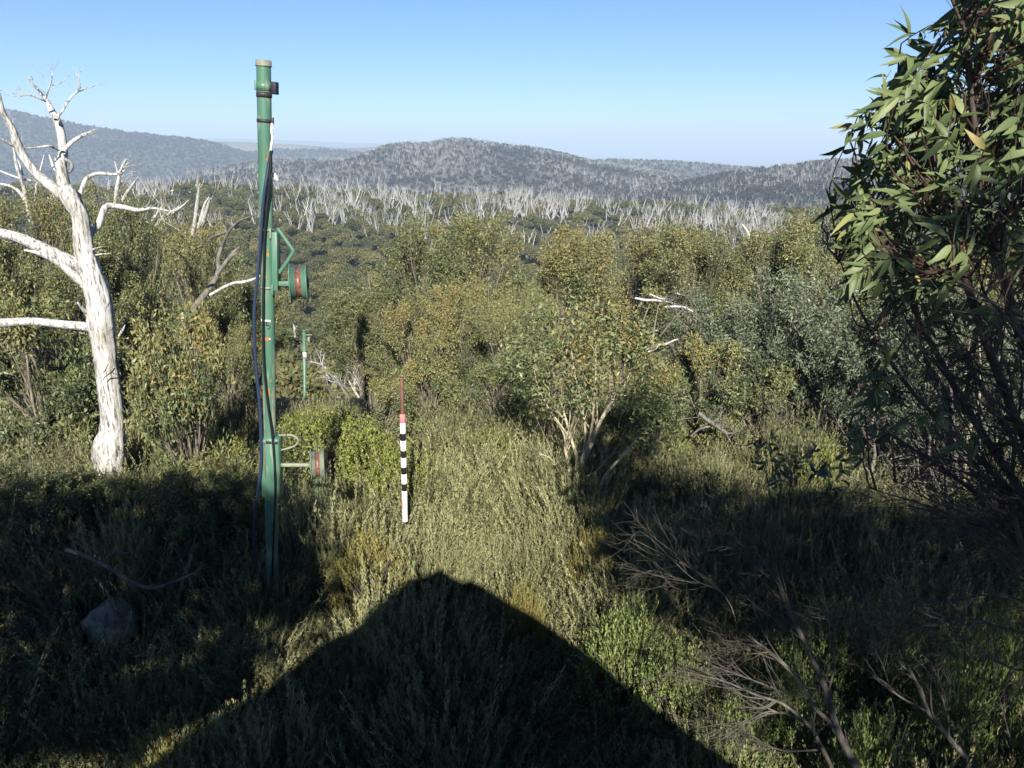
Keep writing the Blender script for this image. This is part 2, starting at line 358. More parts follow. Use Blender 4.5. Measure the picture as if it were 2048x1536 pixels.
# ------------------------------------------------------------------ scatter (only for uncountable stuff)
def source(name, me):
    return bpy.data.objects.new(name, me)          # not linked: only instanced by scatter
def scatter(name, pts, rot, scl, idx, itint, sources):
    me = bpy.data.meshes.new(name)
    me.vertices.add(len(pts)); me.vertices.foreach_set('co', np.asarray(pts, np.float32).ravel())
    def at(nm, ty, key, arr):
        a = me.attributes.new(nm, ty, 'POINT'); a.data.foreach_set(key, np.asarray(arr).ravel())
    at('rot', 'FLOAT_VECTOR', 'vector', np.asarray(rot, np.float32))
    at('scl', 'FLOAT_VECTOR', 'vector', np.asarray(scl, np.float32))
    at('pick', 'INT', 'value', np.asarray(idx, np.int32))
    at('itint', 'FLOAT', 'value', np.asarray(itint, np.float32))
    g = bpy.data.node_groups.new(name, 'GeometryNodeTree')
    g.interface.new_socket('Geometry', in_out='INPUT', socket_type='NodeSocketGeometry')
    g.interface.new_socket('Geometry', in_out='OUTPUT', socket_type='NodeSocketGeometry')
    N = g.nodes.new; L = g.links.new
    gi, go = N('NodeGroupInput'), N('NodeGroupOutput')
    ip = N('GeometryNodeInstanceOnPoints'); jn = N('GeometryNodeJoinGeometry')
    for s in sources:
        oi = N('GeometryNodeObjectInfo'); oi.inputs['Object'].default_value = s; oi.inputs['As Instance'].default_value = True
        L(oi.outputs['Geometry'], jn.inputs[0])
    def na(nm, ty):
        a = N('GeometryNodeInputNamedAttribute'); a.data_type = ty; a.inputs['Name'].default_value = nm; return a.outputs['Attribute']
    L(gi.outputs[0], ip.inputs['Points']); L(jn.outputs[0], ip.inputs['Instance'])
    ip.inputs['Pick Instance'].default_value = True
    L(na('pick', 'INT'), ip.inputs['Instance Index'])
    e2r = N('FunctionNodeEulerToRotation'); L(na('rot', 'FLOAT_VECTOR'), e2r.inputs[0]); L(e2r.outputs[0], ip.inputs['Rotation'])
    L(na('scl', 'FLOAT_VECTOR'), ip.inputs['Scale'])
    L(ip.outputs[0], go.inputs[0])
    o = obj(name, me, kind='stuff')
    m = o.modifiers.new('scatter', 'NODES'); m.node_group = g
    return o

# ------------------------------------------------------------------ far canopy crowns and snags
def crown_mesh(name, mat, n, leaf, r=1.0, h=1.0, lobes=9):
    c = norm(rng.normal(size=(lobes, 3))) * rng.uniform(.35, .75, (lobes, 1)); c[:, 2] = np.abs(c[:, 2]) * .9
    k = rng.integers(0, lobes, n)
    d = norm(rng.normal(size=(n, 3))); d[:, 2] = np.abs(d[:, 2]) - .25 * rng.random(n)
    p = c[k] + d * rng.uniform(.25, .48, (n, 1))
    p = p * [r, r, h]; p[:, 2] -= .05
    ax = norm(d + rng.normal(size=(n, 3)) * .8); nr = rng.normal(size=(n, 3)) + d
    Vv, F = leaf_quads(p, ax, nr, leaf * rng.uniform(.7, 1.3, n), leaf * .62 * rng.uniform(.7, 1.3, n))
    tint = np.clip(.40 + .16 * rng.normal(size=n) + .10 * (p[:, 2] / h) + .1 * rng.normal(size=lobes)[k], 0, 1)
    return new_mesh(name, Vv, [F], mat, tint)
def snag_mesh(name, mat, H=1.0, stems=4, S=4, lean=.45, K=5, side=2, r=.018):
    PT, RD = [], []
    for i in range(stems):
        a = rng.uniform(0, 2 * np.pi); l = rng.uniform(.08, lean); h = H * rng.uniform(.6, 1)
        t = np.linspace(0, 1, K)[:, None]
        d = np.array([math.cos(a) * l, math.sin(a) * l, 0])
        PT.append(d * h * (t ** rng.uniform(.6, 1.1)) + np.array([0, 0, h]) * t + rng.normal(size=(K, 3)) * .018 * H * t)
        RD.append(np.linspace(r, r * .25, K) * H * rng.uniform(.6, 1.15))
    PT = np.array(PT); RD = np.array(RD)
    parts = [tubes(PT, RD, S)]
    if side:
        Q, R = spawn(PT, RD, side, .30 * H, .7, (0, 0, .35), .4, .9, K=4, rf=.6, rtip=.3)
        parts.append(tubes(Q, R, 3))
    Vv, F = join(parts)
    return new_mesh(name, Vv, F, mat, smooth_=True)

far_src = [source('far_crown', crown_mesh('far_crown', M_far, 1500, .17)) for _ in range(4)]
n = 5600
yy = 24 + 430 * rng.random(n * 3) ** .8
xx = (rng.random(n * 3) * 2 - 1) * (yy * .80 + 10)
keep = ~((yy < 34) & (xx > -3 - 0 * yy) & False)
# keep the lift line clearing beyond the pole open, and leave room where the named trees stand
lane = np.abs(xx - (-.258 * yy)) < .7 + .018 * yy
keep &= ~(lane & (yy < 44))
keep &= ~((yy < 28) & (xx > -5))
prob = np.clip(yy / 200, .10, 1)
keep &= rng.random(len(yy)) < np.clip(1.25 * np.minimum(1, (40 / yy) ** .3 + .25), 0, 1)
xx, yy = xx[keep][:n], yy[keep][:n]
zz = gz(xx, yy) + rng.normal(size=len(xx)) * .7 * smooth((yy - 40) / 60)
size = rng.uniform(1.5, 3.4, len(xx)) * np.interp(yy, [24, 60, 150], [.55, .8, 1.05])
scl = np.stack([size, size, size * rng.uniform(.8, 1.3, len(xx))], -1)
rot = np.stack([0 * xx, 0 * xx, rng.uniform(0, 6.28, len(xx))], -1)
scatter('far_forest', np.stack([xx, yy, zz + size * .75], -1), rot, scl, rng.integers(0, 4, len(xx)), fbm(xx / 35, yy / 35, 3) * .5 + .05 + .12 * rng.normal(size=len(xx)), far_src)
far_wood = [source('far_stems', snag_mesh('far_stems', M_twig, 1, 6, 3, .5, 4, 2, .012)) for _ in range(2)]
k = yy < 120
scatter('far_forest_stems', np.stack([xx[k], yy[k], zz[k] - .2], -1), rot[k], np.repeat(size[k][:, None] * 1.3, 3, 1), rng.integers(0, 2, k.sum()), 0 * xx[k], far_wood)

# bleached snags: the 300 that show largest as things, the rest and those of the far hills as stuff
snag_me = [snag_mesh('bleached_snag', M_snag, 1.0, int(rng.integers(2, 6)), 5, float(rng.uniform(.4, .75)), 6, int(rng.integers(2, 5)), float(rng.uniform(.015, .031))) for _ in range(14)]
cand = []
for _ in range(9000):
    px = rng.uniform(230, 1720); y = rng.uniform(70, 425) if rng.random() < .42 else rng.uniform(290, 425)
    x = (px - 1024) / FPX * (y * 1.03)
    dens = .12 + .88 * smooth((fbm(x / 60 + 3, y / 45 + 8, 3) + .16) / .35)
    crest = smooth((y - 250) / 110)
    lat = np.interp(px, [230, 420, 560, 800, 1000, 1500, 1600, 1720], [.5, .6, .55, 1, 1, 1, .55, .3])
    if rng.random() < dens * (.08 + .92 * crest) * lat: cand.append((x, y))
cand = np.array(cand); rng.shuffle(cand)
cand = cand[:720]
cx, cy = cand[:, 0], cand[:, 1]; cz = gz(cx, cy)
hh = rng.uniform(4.5, 12.5, len(cx)) * np.interp(cy, [60, 150, 420], [.52, .75, 1.12])
vis = hh / cy
order = np.argsort(-vis)
for i in order[:300]:
    o = obj('dead_tree', snag_me[int(rng.integers(14))], loc=(cx[i], cy[i], cz[i]),
            label='bleached bare dead tree standing above the olive canopy of the forested spur', category='dead tree', group='bleached dead trees on the forested spur')
    o.rotation_euler = (rng.normal() * .08, .06 + rng.normal() * .1, rng.uniform(0, 6.28)); o.scale = (hh[i], hh[i], hh[i])
r_ = order[300:]
scatter('far_dead_trees', np.stack([cx[r_], cy[r_], cz[r_]], -1), np.stack([rng.normal(size=len(r_)) * .1, .05 + rng.normal(size=len(r_)) * .1, rng.uniform(0, 6.28, len(r_))], -1),
        np.repeat(hh[r_][:, None], 3, 1), rng.integers(0, 14, len(r_)), 0 * r_, [source('snag', m) for m in snag_me])

# forest on the far hills: grey burnt stems with dark low crowns between them
M_hsnag = noise_mat('far burnt stems', [(.3, (.16, .16, .16)), (.55, (.27, .27, .268)), (.8, (.37, .37, .365))], 2, .9, spec=.1)
hs = [source('hill_snag', snag_mesh('hill_snag', M_hsnag, 1.0, 3, 3, .35, 3, 0, .036)) for _ in range(4)]
hc = [source('hill_crown', crown_mesh('hill_crown', M_hcrown, 110, .55, lobes=5)) for _ in range(3)]
def on_hill(nm, n, dsz):
    G, ny = HILLS[nm]
    v = rng.random(n) * (ny + 2); u = rng.random(n) * (G.shape[1] - 1.01)
    i = v.astype(int); j = u.astype(int); fi = (v - i)[:, None]; fj = (u - j)[:, None]
    i = np.minimum(i, G.shape[0] - 2)
    p = (G[i, j] * (1 - fi) + G[i + 1, j] * fi) * (1 - fj) + (G[i, j + 1] * (1 - fi) + G[i + 1, j + 1] * fi) * fj
    return p
sp_pts, cr_pts = [], []
for nm, n1, n2, hgt in (('peaked_hill', 46000, 15000, 8), ('right_hill', 26000, 11000, 7), ('right_back_hill', 13000, 6500, 8.5), ('long_ridge', 7000, 24000, 9), ('dark_ridge', 1500, 6000, 10)):
    p = on_hill(nm, n1, 1)
    k = rng.random(n1) < np.clip(.25 + 3.2 * (fbm(p[:, 0] / 110, p[:, 1] / 90, 4) + .10), .05, 1)
    sp_pts.append(np.c_[p[k], hgt * rng.uniform(.5, 1.15, k.sum()), np.zeros(k.sum())])
    p = on_hill(nm, n2, 1); cr_pts.append(np.c_[p, hgt * .42 * rng.uniform(.5, 1.3, n2), np.full(n2, -.28 if nm in ('long_ridge', 'dark_ridge') else -.14)])  # crowns on the long and dark ridges are tinted darker to stand for shade
for nm, A, src in (('hill_dead_trees', np.vstack(sp_pts), hs), ('hill_forest', np.vstack(cr_pts), hc)):
    m = len(A)
    scatter(nm, A[:, :3] + (np.c_[np.zeros((m, 2)), A[:, 3] * .3] if nm == 'hill_forest' else 0), np.stack([rng.normal(size=m) * .07, rng.normal(size=m) * .07, rng.uniform(0, 6.28, m)], -1),
            np.repeat(A[:, 3:4], 3, 1), rng.integers(0, len(src), m), fbm(A[:, 0] / 90, A[:, 1] / 90, 3) * .4 + A[:, 4], src)

# granite outcrop low on the peaked hill
t = thing('rock_outcrop', 'pale granite outcrop showing on the lower left flank of the far hill', 'rock outcrop', P(365, 400, 800))
s = 800 * 1.02 / FPX
ks = 0
for (px, py, ww, hh_) in ((338, 392, 38, 26), (352, 382, 26, 30), (366, 378, 34, 24), (380, 392, 30, 22), (397, 380, 16, 26), (408, 372, 16, 14), (392, 398, 20, 16)):
    bm = bmesh.new(); bmesh.ops.create_icosphere(bm, subdivisions=3, radius=1)
    for vv in bm.verts:
        f = 1 + .55 * float(fbm(vv.co.x * 1.7 + px, vv.co.y * 1.7 + vv.co.z * 2.3, 3))
        vv.co = Vector((vv.co.x * ww * s * .62 * f, vv.co.y * ww * s * .62 * f, vv.co.z * hh_ * s * .75 * f))
    me = bpy.data.meshes.new('boulder'); bm.to_mesh(me); bm.free(); me.materials.append(M_outcrop)
    d = P(px, py + 8, 800 - 6) - P(365, 400, 800)
    obj('boulder', me, t, d)

# ------------------------------------------------------------------ gum shrubs (snow gum regrowth)
def gum_arrays(H, R, nclump=22, tips=14, leaves=26, leafL=.095, leafW=.034, bottom=.35, stem_r=.035, young=.35, rcl=.26, inner=.5, tint0=.42):
    zc = rng.uniform(bottom, 1.0, nclump) ** .85
    prof = np.sqrt(np.maximum(.05, 1 - ((zc - .58) / .50) ** 2))
    th = rng.uniform(0, 2 * np.pi, nclump) + np.arange(nclump) * 2.4
    u = rng.uniform(inner, 1.0, nclump)
    c = np.stack([np.cos(th) * R * u * prof, np.sin(th) * R * u * prof, zc * H], -1)
    b = np.c_[rng.normal(size=(nclump, 2)) * .07 * R, np.zeros(nclump)]
    ctl = np.stack([c[:, 0] * .28, c[:, 1] * .28, c[:, 2] * .55], -1) + rng.normal(size=(nclump, 3)) * .06 * R
    t = np.linspace(0, 1, 8)[None, :, None]
    PT = b[:, None] * (1 - t) ** 2 + 2 * ctl[:, None] * t * (1 - t) + c[:, None] * t ** 2 + rng.normal(size=(nclump, 8, 3)) * .014 * H * t
    RD = stem_r * rng.uniform(.55, 1.2, (nclump, 1)) * (1 - .8 * np.linspace(0, 1, 8)[None])
    # twigs to the leafy tips of each clump
    k = np.repeat(np.arange(nclump), tips); M = len(k)
    rc = R * rcl * rng.uniform(.6, 1.3, nclump)
    d = norm(rng.normal(size=(M, 3))); d[:, 2] *= .85
    tip = c[k] + d * (rc[k] * rng.uniform(.45, 1.0, M) ** .6)[:, None]
    tip[:, 2] = np.maximum(tip[:, 2], .05 * H)
    tt = rng.uniform(.55, .98, M) * 6.99; j = tt.astype(int); f = (tt - j)[:, None]
    st = PT[k, j] * (1 - f) + PT[k, np.minimum(j + 1, 7)] * f
    s4 = np.linspace(0, 1, 4)[None, :, None]
    TW = st[:, None] * (1 - s4) + tip[:, None] * s4 + rng.normal(size=(M, 4, 3)) * .03 * s4 + np.array([0, 0, -.06]) * np.sin(s4 * np.pi)
    TR = .007 * (1 - .7 * np.linspace(0, 1, 4))[None] * np.ones((M, 1)) * max(.7, stem_r / .035)
    # leaves
    i = np.repeat(np.arange(M), leaves); n = len(i)
    s = rng.uniform(.35, 1.05, n)[:, None]
    pos = st[i] * (1 - s) + tip[i] * s + rng.normal(size=(n, 3)) * .055
    out = norm(tip - c[k])[i]
    ax = norm(out * .5 + rng.normal(size=(n, 3)) * .65 + np.array([0, 0, -.10]))
    nr = norm(rng.normal(size=(n, 3)) * .9 + np.array([0, -.3, .45]))
    zn = pos[:, 2] / H
    tint = tint0 + .13 * rng.normal(size=n) + .13 * rng.normal(size=nclump)[k][i] + .16 * smooth((zn - .45) / .5)
    yg = (rng.random(n) < young * smooth((zn - .6) / .35))
    tint = np.where(yg, rng.uniform(.78, 1.0, n), np.clip(tint, .03, .8))
    sz = rng.uniform(.65, 1.25, n) * np.where(yg, .8, 1)
    LV = leaf_quads(pos, ax, nr, leafL * sz, leafW * sz)
    return (PT, RD, TW, TR), LV, tint
def gum_meshes(nm, stem_mat, leaf_m, **kw):
    (PT, RD, TW, TR), (LVv, LF), tint = gum_arrays(**kw)
    extra, er = spawn(PT, RD, 4, .5 * kw['R'], .8, (0, 0, .2), .15, .7, K=5, rf=.45)
    Vv, F = join([tubes(PT, RD, 6), tubes(TW, TR, 3), tubes(extra, er, 3)])
    return new_mesh('trunk', Vv, F, stem_mat, smooth_=True), new_mesh('crown', LVv, [LF], leaf_m, tint)
GV = {}
GV['tall'] = [gum_meshes('g', M_stem, M_gum, H=4.0, R=1.25, nclump=32, tips=16, leaves=58, bottom=.36, young=.20, leafL=.064, leafW=.021) for _ in range(3)]
GV['wide'] = [gum_meshes('g', M_stem, M_gum, H=3.2, R=1.5, nclump=32, tips=16, leaves=56, leafL=.066, leafW=.022, bottom=.30, young=.25) for _ in range(2)]
GV['low'] = [gum_meshes('g', M_stem, M_gum, H=2.2, R=1.2, nclump=28, tips=14, leaves=36, bottom=.12, young=.12, leafL=.085, leafW=.029) for _ in range(2)]
GV['grey'] = [gum_meshes('g', M_grey, M_ggrey, H=3.4, R=1.5, nclump=26, tips=13, leaves=30, bottom=.42, young=.05, leafL=.085, leafW=.030, inner=.6) for _ in range(2)]
GH = {'tall': (4.0, 1.25), 'wide': (3.2, 1.5), 'low': (2.2, 1.2), 'grey': (3.4, 1.5)}
def place_gum(kind, px, top, y, wpx, label, v=0, rz=None, sink=0):
    tp = P(px, top, y); z0 = float(gz(tp[0], y)) - sink
    H, R = GH[kind]; h = tp[2] - z0; r = .92 * wpx * pixscale(px, top + 120, y) / 2
    o = thing('gum_tree', label, 'gum tree', (tp[0], y, z0), 'snow gum regrowth round the clearing', rng.uniform(0, 6.28) if rz is None else rz)
    o.scale = (r / R, r / R, h / H)
    tr, crn = GV[kind][v % len(GV[kind])]
    obj('trunk', tr, o); obj('crown', crn, o)
    return o
L = [
 ('tall', 50, 384, 17.0, 240, 'bronze topped gum shrub at the left edge behind the white dead tree', 0),
 ('tall', 232, 374, 16.2, 200, 'tall gum shrub just right of the white dead trunk below its curved branch', 1),
 ('wide', 375, 452, 16.5, 220, 'rounded green gum shrub between the white dead tree and the green pole', 0),
 ('tall', 140, 470, 15.0, 230, 'dense gum shrub directly behind the fork of the white dead tree', 2),
 ('low', 60, 610, 12.2, 300, 'low olive leaved gum shrub at the left edge under the lowest white limb', 0),
 ('low', 180, 690, 12.6, 220, 'dark low gum shrub hugging the back of the white dead trunk', 1),
 ('low', 352, 640, 10.6, 240, 'bushy green gum shrub standing right of the white dead trunk foot', 1),
 ('tall', 490, 560, 18.5, 180, 'shaded gum shrub behind the middle of the green pole', 2),
 ('wide', 440, 640, 14.5, 150, 'small gum shrub just left of the green pole and its hose', 1),
 ('tall', 735, 560, 15.2, 240, 'gum shrub at the left end of the central clump beside the small far pole', 1),
 ('tall', 850, 446, 17.2, 260, 'tall orange tinged gum shrub behind the striped marker pole', 0),
 ('tall', 965, 430, 18.6, 260, 'highest green crowned gum shrub in the middle of the central clump', 2),
 ('wide', 830, 600, 14.4, 240, 'spreading gum shrub with dark bare stems right behind the marker pole', 1),
 ('tall', 1120, 456, 19.5, 280, 'bronze crowned gum shrub behind the cream stemmed sapling', 1),
 ('wide', 1045, 585, 16.2, 150, 'small grey green gum shrub left of the cream stemmed sapling', 0),
 ('tall', 1250, 462, 21.0, 250, 'yellow green gum shrub behind and right of the cream stemmed sapling', 0),
 ('tall', 1400, 452, 18.0, 270, 'gum shrub behind the bare white limbs right of the sapling', 2),
 ('tall', 1545, 448, 17.4, 270, 'rounded grey green gum shrub below the thin dead stem on the right', 1),
 ('tall', 1655, 414, 19.0, 260, 'tallest gum shrub on the right touching the near leafy branches', 0),
 ('grey', 1440, 600, 14.2, 260, 'grey leaved open gum shrub with dark stems right of the sapling', 0),
 ('grey', 1600, 540, 13.6, 330, 'broad grey gum shrub with fanned dark stems on the right', 1),
 ('low', 1318, 735, 12.4, 170, 'low green gum shrub at the right foot of the cream stemmed sapling', 0),
 ('grey', 1790, 560, 12.0, 320, 'many stemmed gum thicket behind the near tree at the right', 0),
 ('grey', 1960, 590, 10.6, 330, 'many stemmed gum thicket at the right edge of the clearing', 1),
 ('tall', 1850, 440, 18.0, 300, 'gum shrub hidden mostly behind the near leafy tree', 1),
 ('tall', 2080, 430, 15.5, 340, 'gum shrub at the far right edge behind the near leafy tree', 2),
 ('wide', -120, 420, 14.0, 300, 'gum shrub just beyond the left edge of the view', 0),
 ('wide', 905, 560, 15.6, 230, 'gum shrub with pale stems in the middle of the central clump', 1),
 ('wide', 1000, 615, 14.8, 210, 'gum shrub filling the gap between the marker pole clump and the sapling', 0),
 ('low', 1000, 735, 14.2, 150, 'low gum shrub in front of the gap left of the sapling', 0),
 ('low', 850, 720, 14.0, 170, 'low gum shrub right of the rusty top of the marker pole', 1),
 ('low', 1430, 690, 13.0, 210, 'low gum shrub in front of the grey leaved shrubs on the right', 0),
 ('low', 1530, 735, 12.6, 200, 'dark low gum shrub in front of the fanned stems on the right', 1),
 ('grey', 1700, 610, 12.4, 280, 'grey gum shrub just left of the near tree stems', 0),
 ('grey', 1880, 620, 11.2, 300, 'grey gum thicket seen through the dark stems of the near tree', 1),
 ('wide', 1740, 520, 15.0, 280, 'gum shrub beyond the lower left tip of the near tree', 0),
 ('wide', 1930, 500, 14.0, 320, 'gum shrub hidden behind the stems of the near tree at the right', 1),
 ('low', 380, 935, 9.5, 220, 'low gum shrub half in shade below the bushy shrub right of the white trunk', 0),
 ('low', 205, 945, 9.9, 130, 'small leafy gum shrub against the base of the white dead trunk', 1),
 ('low', 50, 940, 9.3, 220, 'low shaded gum shrub left of the white trunk foot', 1),
 ('low', 455, 930, 9.3, 170, 'small shaded gum shrub close to the left of the green pole', 0),
 ('low', 930, 760, 14.8, 130, 'knee high gum seedling at the foot of the central clump', 1),
 ('low', 760, 770, 12.9, 170, 'short grey green gum shrub left of the rusty top of the marker pole', 0),
]
for kd, px, top, y, wpx, lab, v in L: place_gum(kd, px, top, y, wpx, lab, v)

# the cream stemmed sapling in the middle
YS = 11.0
sb = P(1148, 985, YS); sb[2] = gz(sb[0], YS) - .05
sapl = thing('gum_sapling', 'gum sapling with cream stems and orange tipped crown in the middle of the clearing', 'gum sapling', sb)
stems = [[(1148, 985), (1160, 940), (1180, 895), (1197, 850), (1225, 800), (1252, 765), (1270, 720)],
         [(1146, 985), (1137, 935), (1130, 895), (1128, 870), (1118, 850)],
         [(1150, 980), (1154, 920), (1143, 880), (1132, 840), (1120, 800), (1105, 740)],
         [(1156, 960), (1172, 900), (1184, 855), (1188, 800), (1192, 740), (1190, 690)],
         [(1144, 985), (1125, 960), (1105, 920), (1075, 905), (1058, 885)],
         [(1148, 975), (1170, 890), (1165, 820), (1150, 750), (1140, 680)],
         [(1143, 880), (1100, 820), (1075, 770), (1065, 720)],
         [(1160, 960), (1195, 940), (1215, 915), (1240, 900)]]
wd = [12, 8, 9, 7, 3.5, 6, 4, 3]
PTs, RDs = [], []
for st, w0 in zip(stems, wd):
    dy = rng.uniform(-.5, .5)
    pts = [P(a, b, YS + dy * i / len(st)) - sb for i, (a, b) in enumerate(st)]
    PTs.append(resample(pts, 12)); RDs.append(np.linspace(w0, w0 * .3, 12) * pixscale(1148, 900, YS) / 2)
PTs = np.array(PTs); RDs = np.array(RDs)
q1, r1 = spawn(PTs, RDs, 9, .8, .9, (0, 0, .35), .4, 1.0, K=6, rf=.5, wig=.12)
q2, r2 = spawn(q1, r1, 4, .4, .9, (0, 0, .2), .2, 1.0, K=5, rf=.6)
Vv, F = join([tubes(PTs, RDs, 8), tubes(q1[:0] if 0 else q1, r1, 4)])
obj('trunk', new_mesh('trunk', Vv, F, M_cream, smooth_=True), sapl)
Vv, F = tubes(q2, r2, 3)
obj('twigs', new_mesh('twigs', Vv, [F], M_redtwig, smooth_=True), sapl)
# leafy crown: clumps through the outline seen in the photo, given real depth
cl = []
poly = [(1060, 690, 55), (1090, 640, 45), (1140, 650, 48), (1190, 642, 48), (1240, 648, 48), (1275, 670, 42), (1300, 700, 45), (1295, 760, 50), (1300, 815, 45), (1260, 790, 45), (1210, 740, 60), (1150, 700, 65), (1100, 740, 60), (1050, 760, 45), (1040, 720, 40), (1120, 790, 45), (1180, 790, 40), (1090, 800, 35), (1230, 690, 60), (1160, 650, 50), (1330, 850, 38), (1310, 880, 30), (1345, 800, 36)]
pos, cen, tn = [], [], []
s0 = pixscale(1170, 750, YS)
for px, py, r in poly:
    for dy in (-.45, 0.05, .5):
        c = P(px + rng.normal() * 8, py + rng.normal() * 8, YS + dy * rng.uniform(.5, 1.2)) - sb
        m = int(120 * (r / 50) ** 2)
        d = norm(rng.normal(size=(m, 3))) * (rng.random((m, 1)) ** .5) * r * s0 * 1.02
        pos.append(c + d); cen.append(d); tn.append(np.full(m, .45 + rng.normal() * .08))
pos = np.vstack(pos); cen = norm(np.vstack(cen)); tn = np.concatenate(tn); m = len(pos)
zz_ = (pos[:, 2] - 1.1) / 1.5
yg = rng.random(m) < .30 * smooth((zz_ - .30) / .4) * (pos[:, 0] > -.35)
tn = np.where(yg, rng.uniform(.86, 1.0, m), np.clip(tn + .03 + rng.normal(size=m) * .12, .08, .72))
ax = norm(cen * .4 + rng.normal(size=(m, 3)) * .7 + [0, 0, -.05]); nr = norm(rng.normal(size=(m, 3)) + [0, -.4, .5])
sz = rng.uniform(.7, 1.25, m) * np.where(yg, .75, 1)
Vv, F = leaf_quads(pos, ax, nr, .080 * sz, .027 * sz)
obj('crown', new_mesh('crown', Vv, [F], M_gum, tn), sapl)

# ------------------------------------------------------------------ heath and bushes
def shoots(base, dirv, length, nleaf, leafL, leafW, up=.75, spreadr=.012, taper=.5, tint0=.45, tvar=.1):
    """leafy shoots: nleaf small blades round each axis"""
    N = len(base); k = np.repeat(np.arange(N), nleaf); n = len(k)
    s = rng.random(n) ** .8
    d = norm(dirv)
    bend = rng.normal(size=(N, 3)) * .12
    pos = base[k] + d[k] * (length[k] * s)[:, None] + bend[k] * (s ** 2 * length[k])[:, None]
    rad = norm(np.cross(d[k], rng.normal(size=(n, 3))))
    pos = pos + rad * spreadr * rng.random((n, 1))
    ax = norm(d[k] * up + rad * (1 - up) * 1.4 + rng.normal(size=(n, 3)) * .12)
    nr = norm(d[k] * .6 - rad + rng.normal(size=(n, 3)) * .3)
    sz = (1 - taper * s) * rng.uniform(.7, 1.25, n)
    Vv, F = leaf_quads(pos, ax, nr, leafL * sz, leafW * sz)
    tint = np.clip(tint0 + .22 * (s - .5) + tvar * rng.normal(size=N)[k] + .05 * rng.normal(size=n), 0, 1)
    return Vv, F, tint
def heath_tuft(nsh, H, nleaf, leafL, leafW, spread=.22, lean=.22, tint0=.45, spreadr=.012):
    b = np.c_[rng.normal(size=(nsh, 2)) * spread * .5, np.zeros(nsh)]
    d = norm(np.c_[rng.normal(size=(nsh, 2)) * lean, np.ones(nsh)] + np.c_[b[:, :2] * .9, np.zeros(nsh)])
    L_ = H * rng.uniform(.35, 1.1, nsh)
    Vv, F, t = shoots(b, d, L_, nleaf, leafL, leafW, tint0=tint0, spreadr=spreadr, up=.90, taper=.35, tvar=.15)
    return new_mesh('tuft', Vv, [F], M_heath, t)
def bush_mesh(nm, mat, nsh=420, nleaf=20, R=.6, H=.7, leafL=.034, leafW=.015, sl=.20, up=.55, tint0=.45, flat=.55):
    d = norm(np.c_[rng.normal(size=(nsh, 2)), np.abs(rng.normal(size=nsh)) * 1.1])
    lob = norm(np.c_[rng.normal(size=(7, 2)), np.abs(rng.normal(size=7))]); bl = np.max(d @ lob.T, 1)
    rr = (.50 + .38 * bl) * rng.uniform(.72, 1.0, nsh)
    b = d * rr[:, None] * [R, R, H]
    dv = norm(d * flat + np.array([0, 0, .75]) + rng.normal(size=(nsh, 3)) * .25)
    Vv, F, t = shoots(b - dv * sl * .5, dv, sl * rng.uniform(.6, 1.25, nsh), nleaf, leafL, leafW, up=up, tint0=tint0, taper=.25)
    return new_mesh(nm, Vv, [F], mat, t)
def bush_stems(R, H):
    m = 14; a = rng.uniform(0, 6.28, m); tp = np.c_[np.cos(a) * R * .6, np.sin(a) * R * .6, H * rng.uniform(.5, .9, m)]
    t = np.linspace(0, 1, 5)[None, :, None]; PT = tp[:, None] * t * [1, 1, 1] + rng.normal(size=(m, 5, 3)) * .03 * t
    Vv, F = tubes(PT, np.ones((m, 1)) * np.linspace(.012, .004, 5)[None], 4)
    return new_mesh('stems', Vv, [F], M_twig, smooth_=True)
BST = bush_stems(.6, .7)
BV = {'yellow': [bush_mesh('foliage', M_ygreen) for _ in range(2)],
      'olive': [bush_mesh('foliage', M_olive, 420, 22, .6, .7, .030, .010, .24, .75) for _ in range(2)],
      'pale': [bush_mesh('foliage', M_pale, 220, 26, .5, .8, .030, .012, .34, .5)],
      'green': [bush_mesh('foliage', M_green, 380, 20, .6, .7, .036, .016, .24, .6) for _ in range(2)]}
BUSHES = []
def bush(kind, px, py, y, wpx, hpx, label, v=0, group=None):
    """px, py: foot of the bush in the heath"""
    b = P(px, py, y); z0 = float(gz(b[0], y)); s = pixscale(px, py, y)
    o = thing('bush', label, 'bush', (b[0], y, z0), group, rng.uniform(0, 6.28))
    zt = P(px, py - hpx, y)[2] - z0
    o.scale = (wpx * s / 1.2,) * 2 + (max(zt, .2) / .72,)
    BUSHES.append((b[0], y, wpx * s / 2))
    obj('foliage', BV[kind][v % len(BV[kind])], o); obj('stems', BST, o)
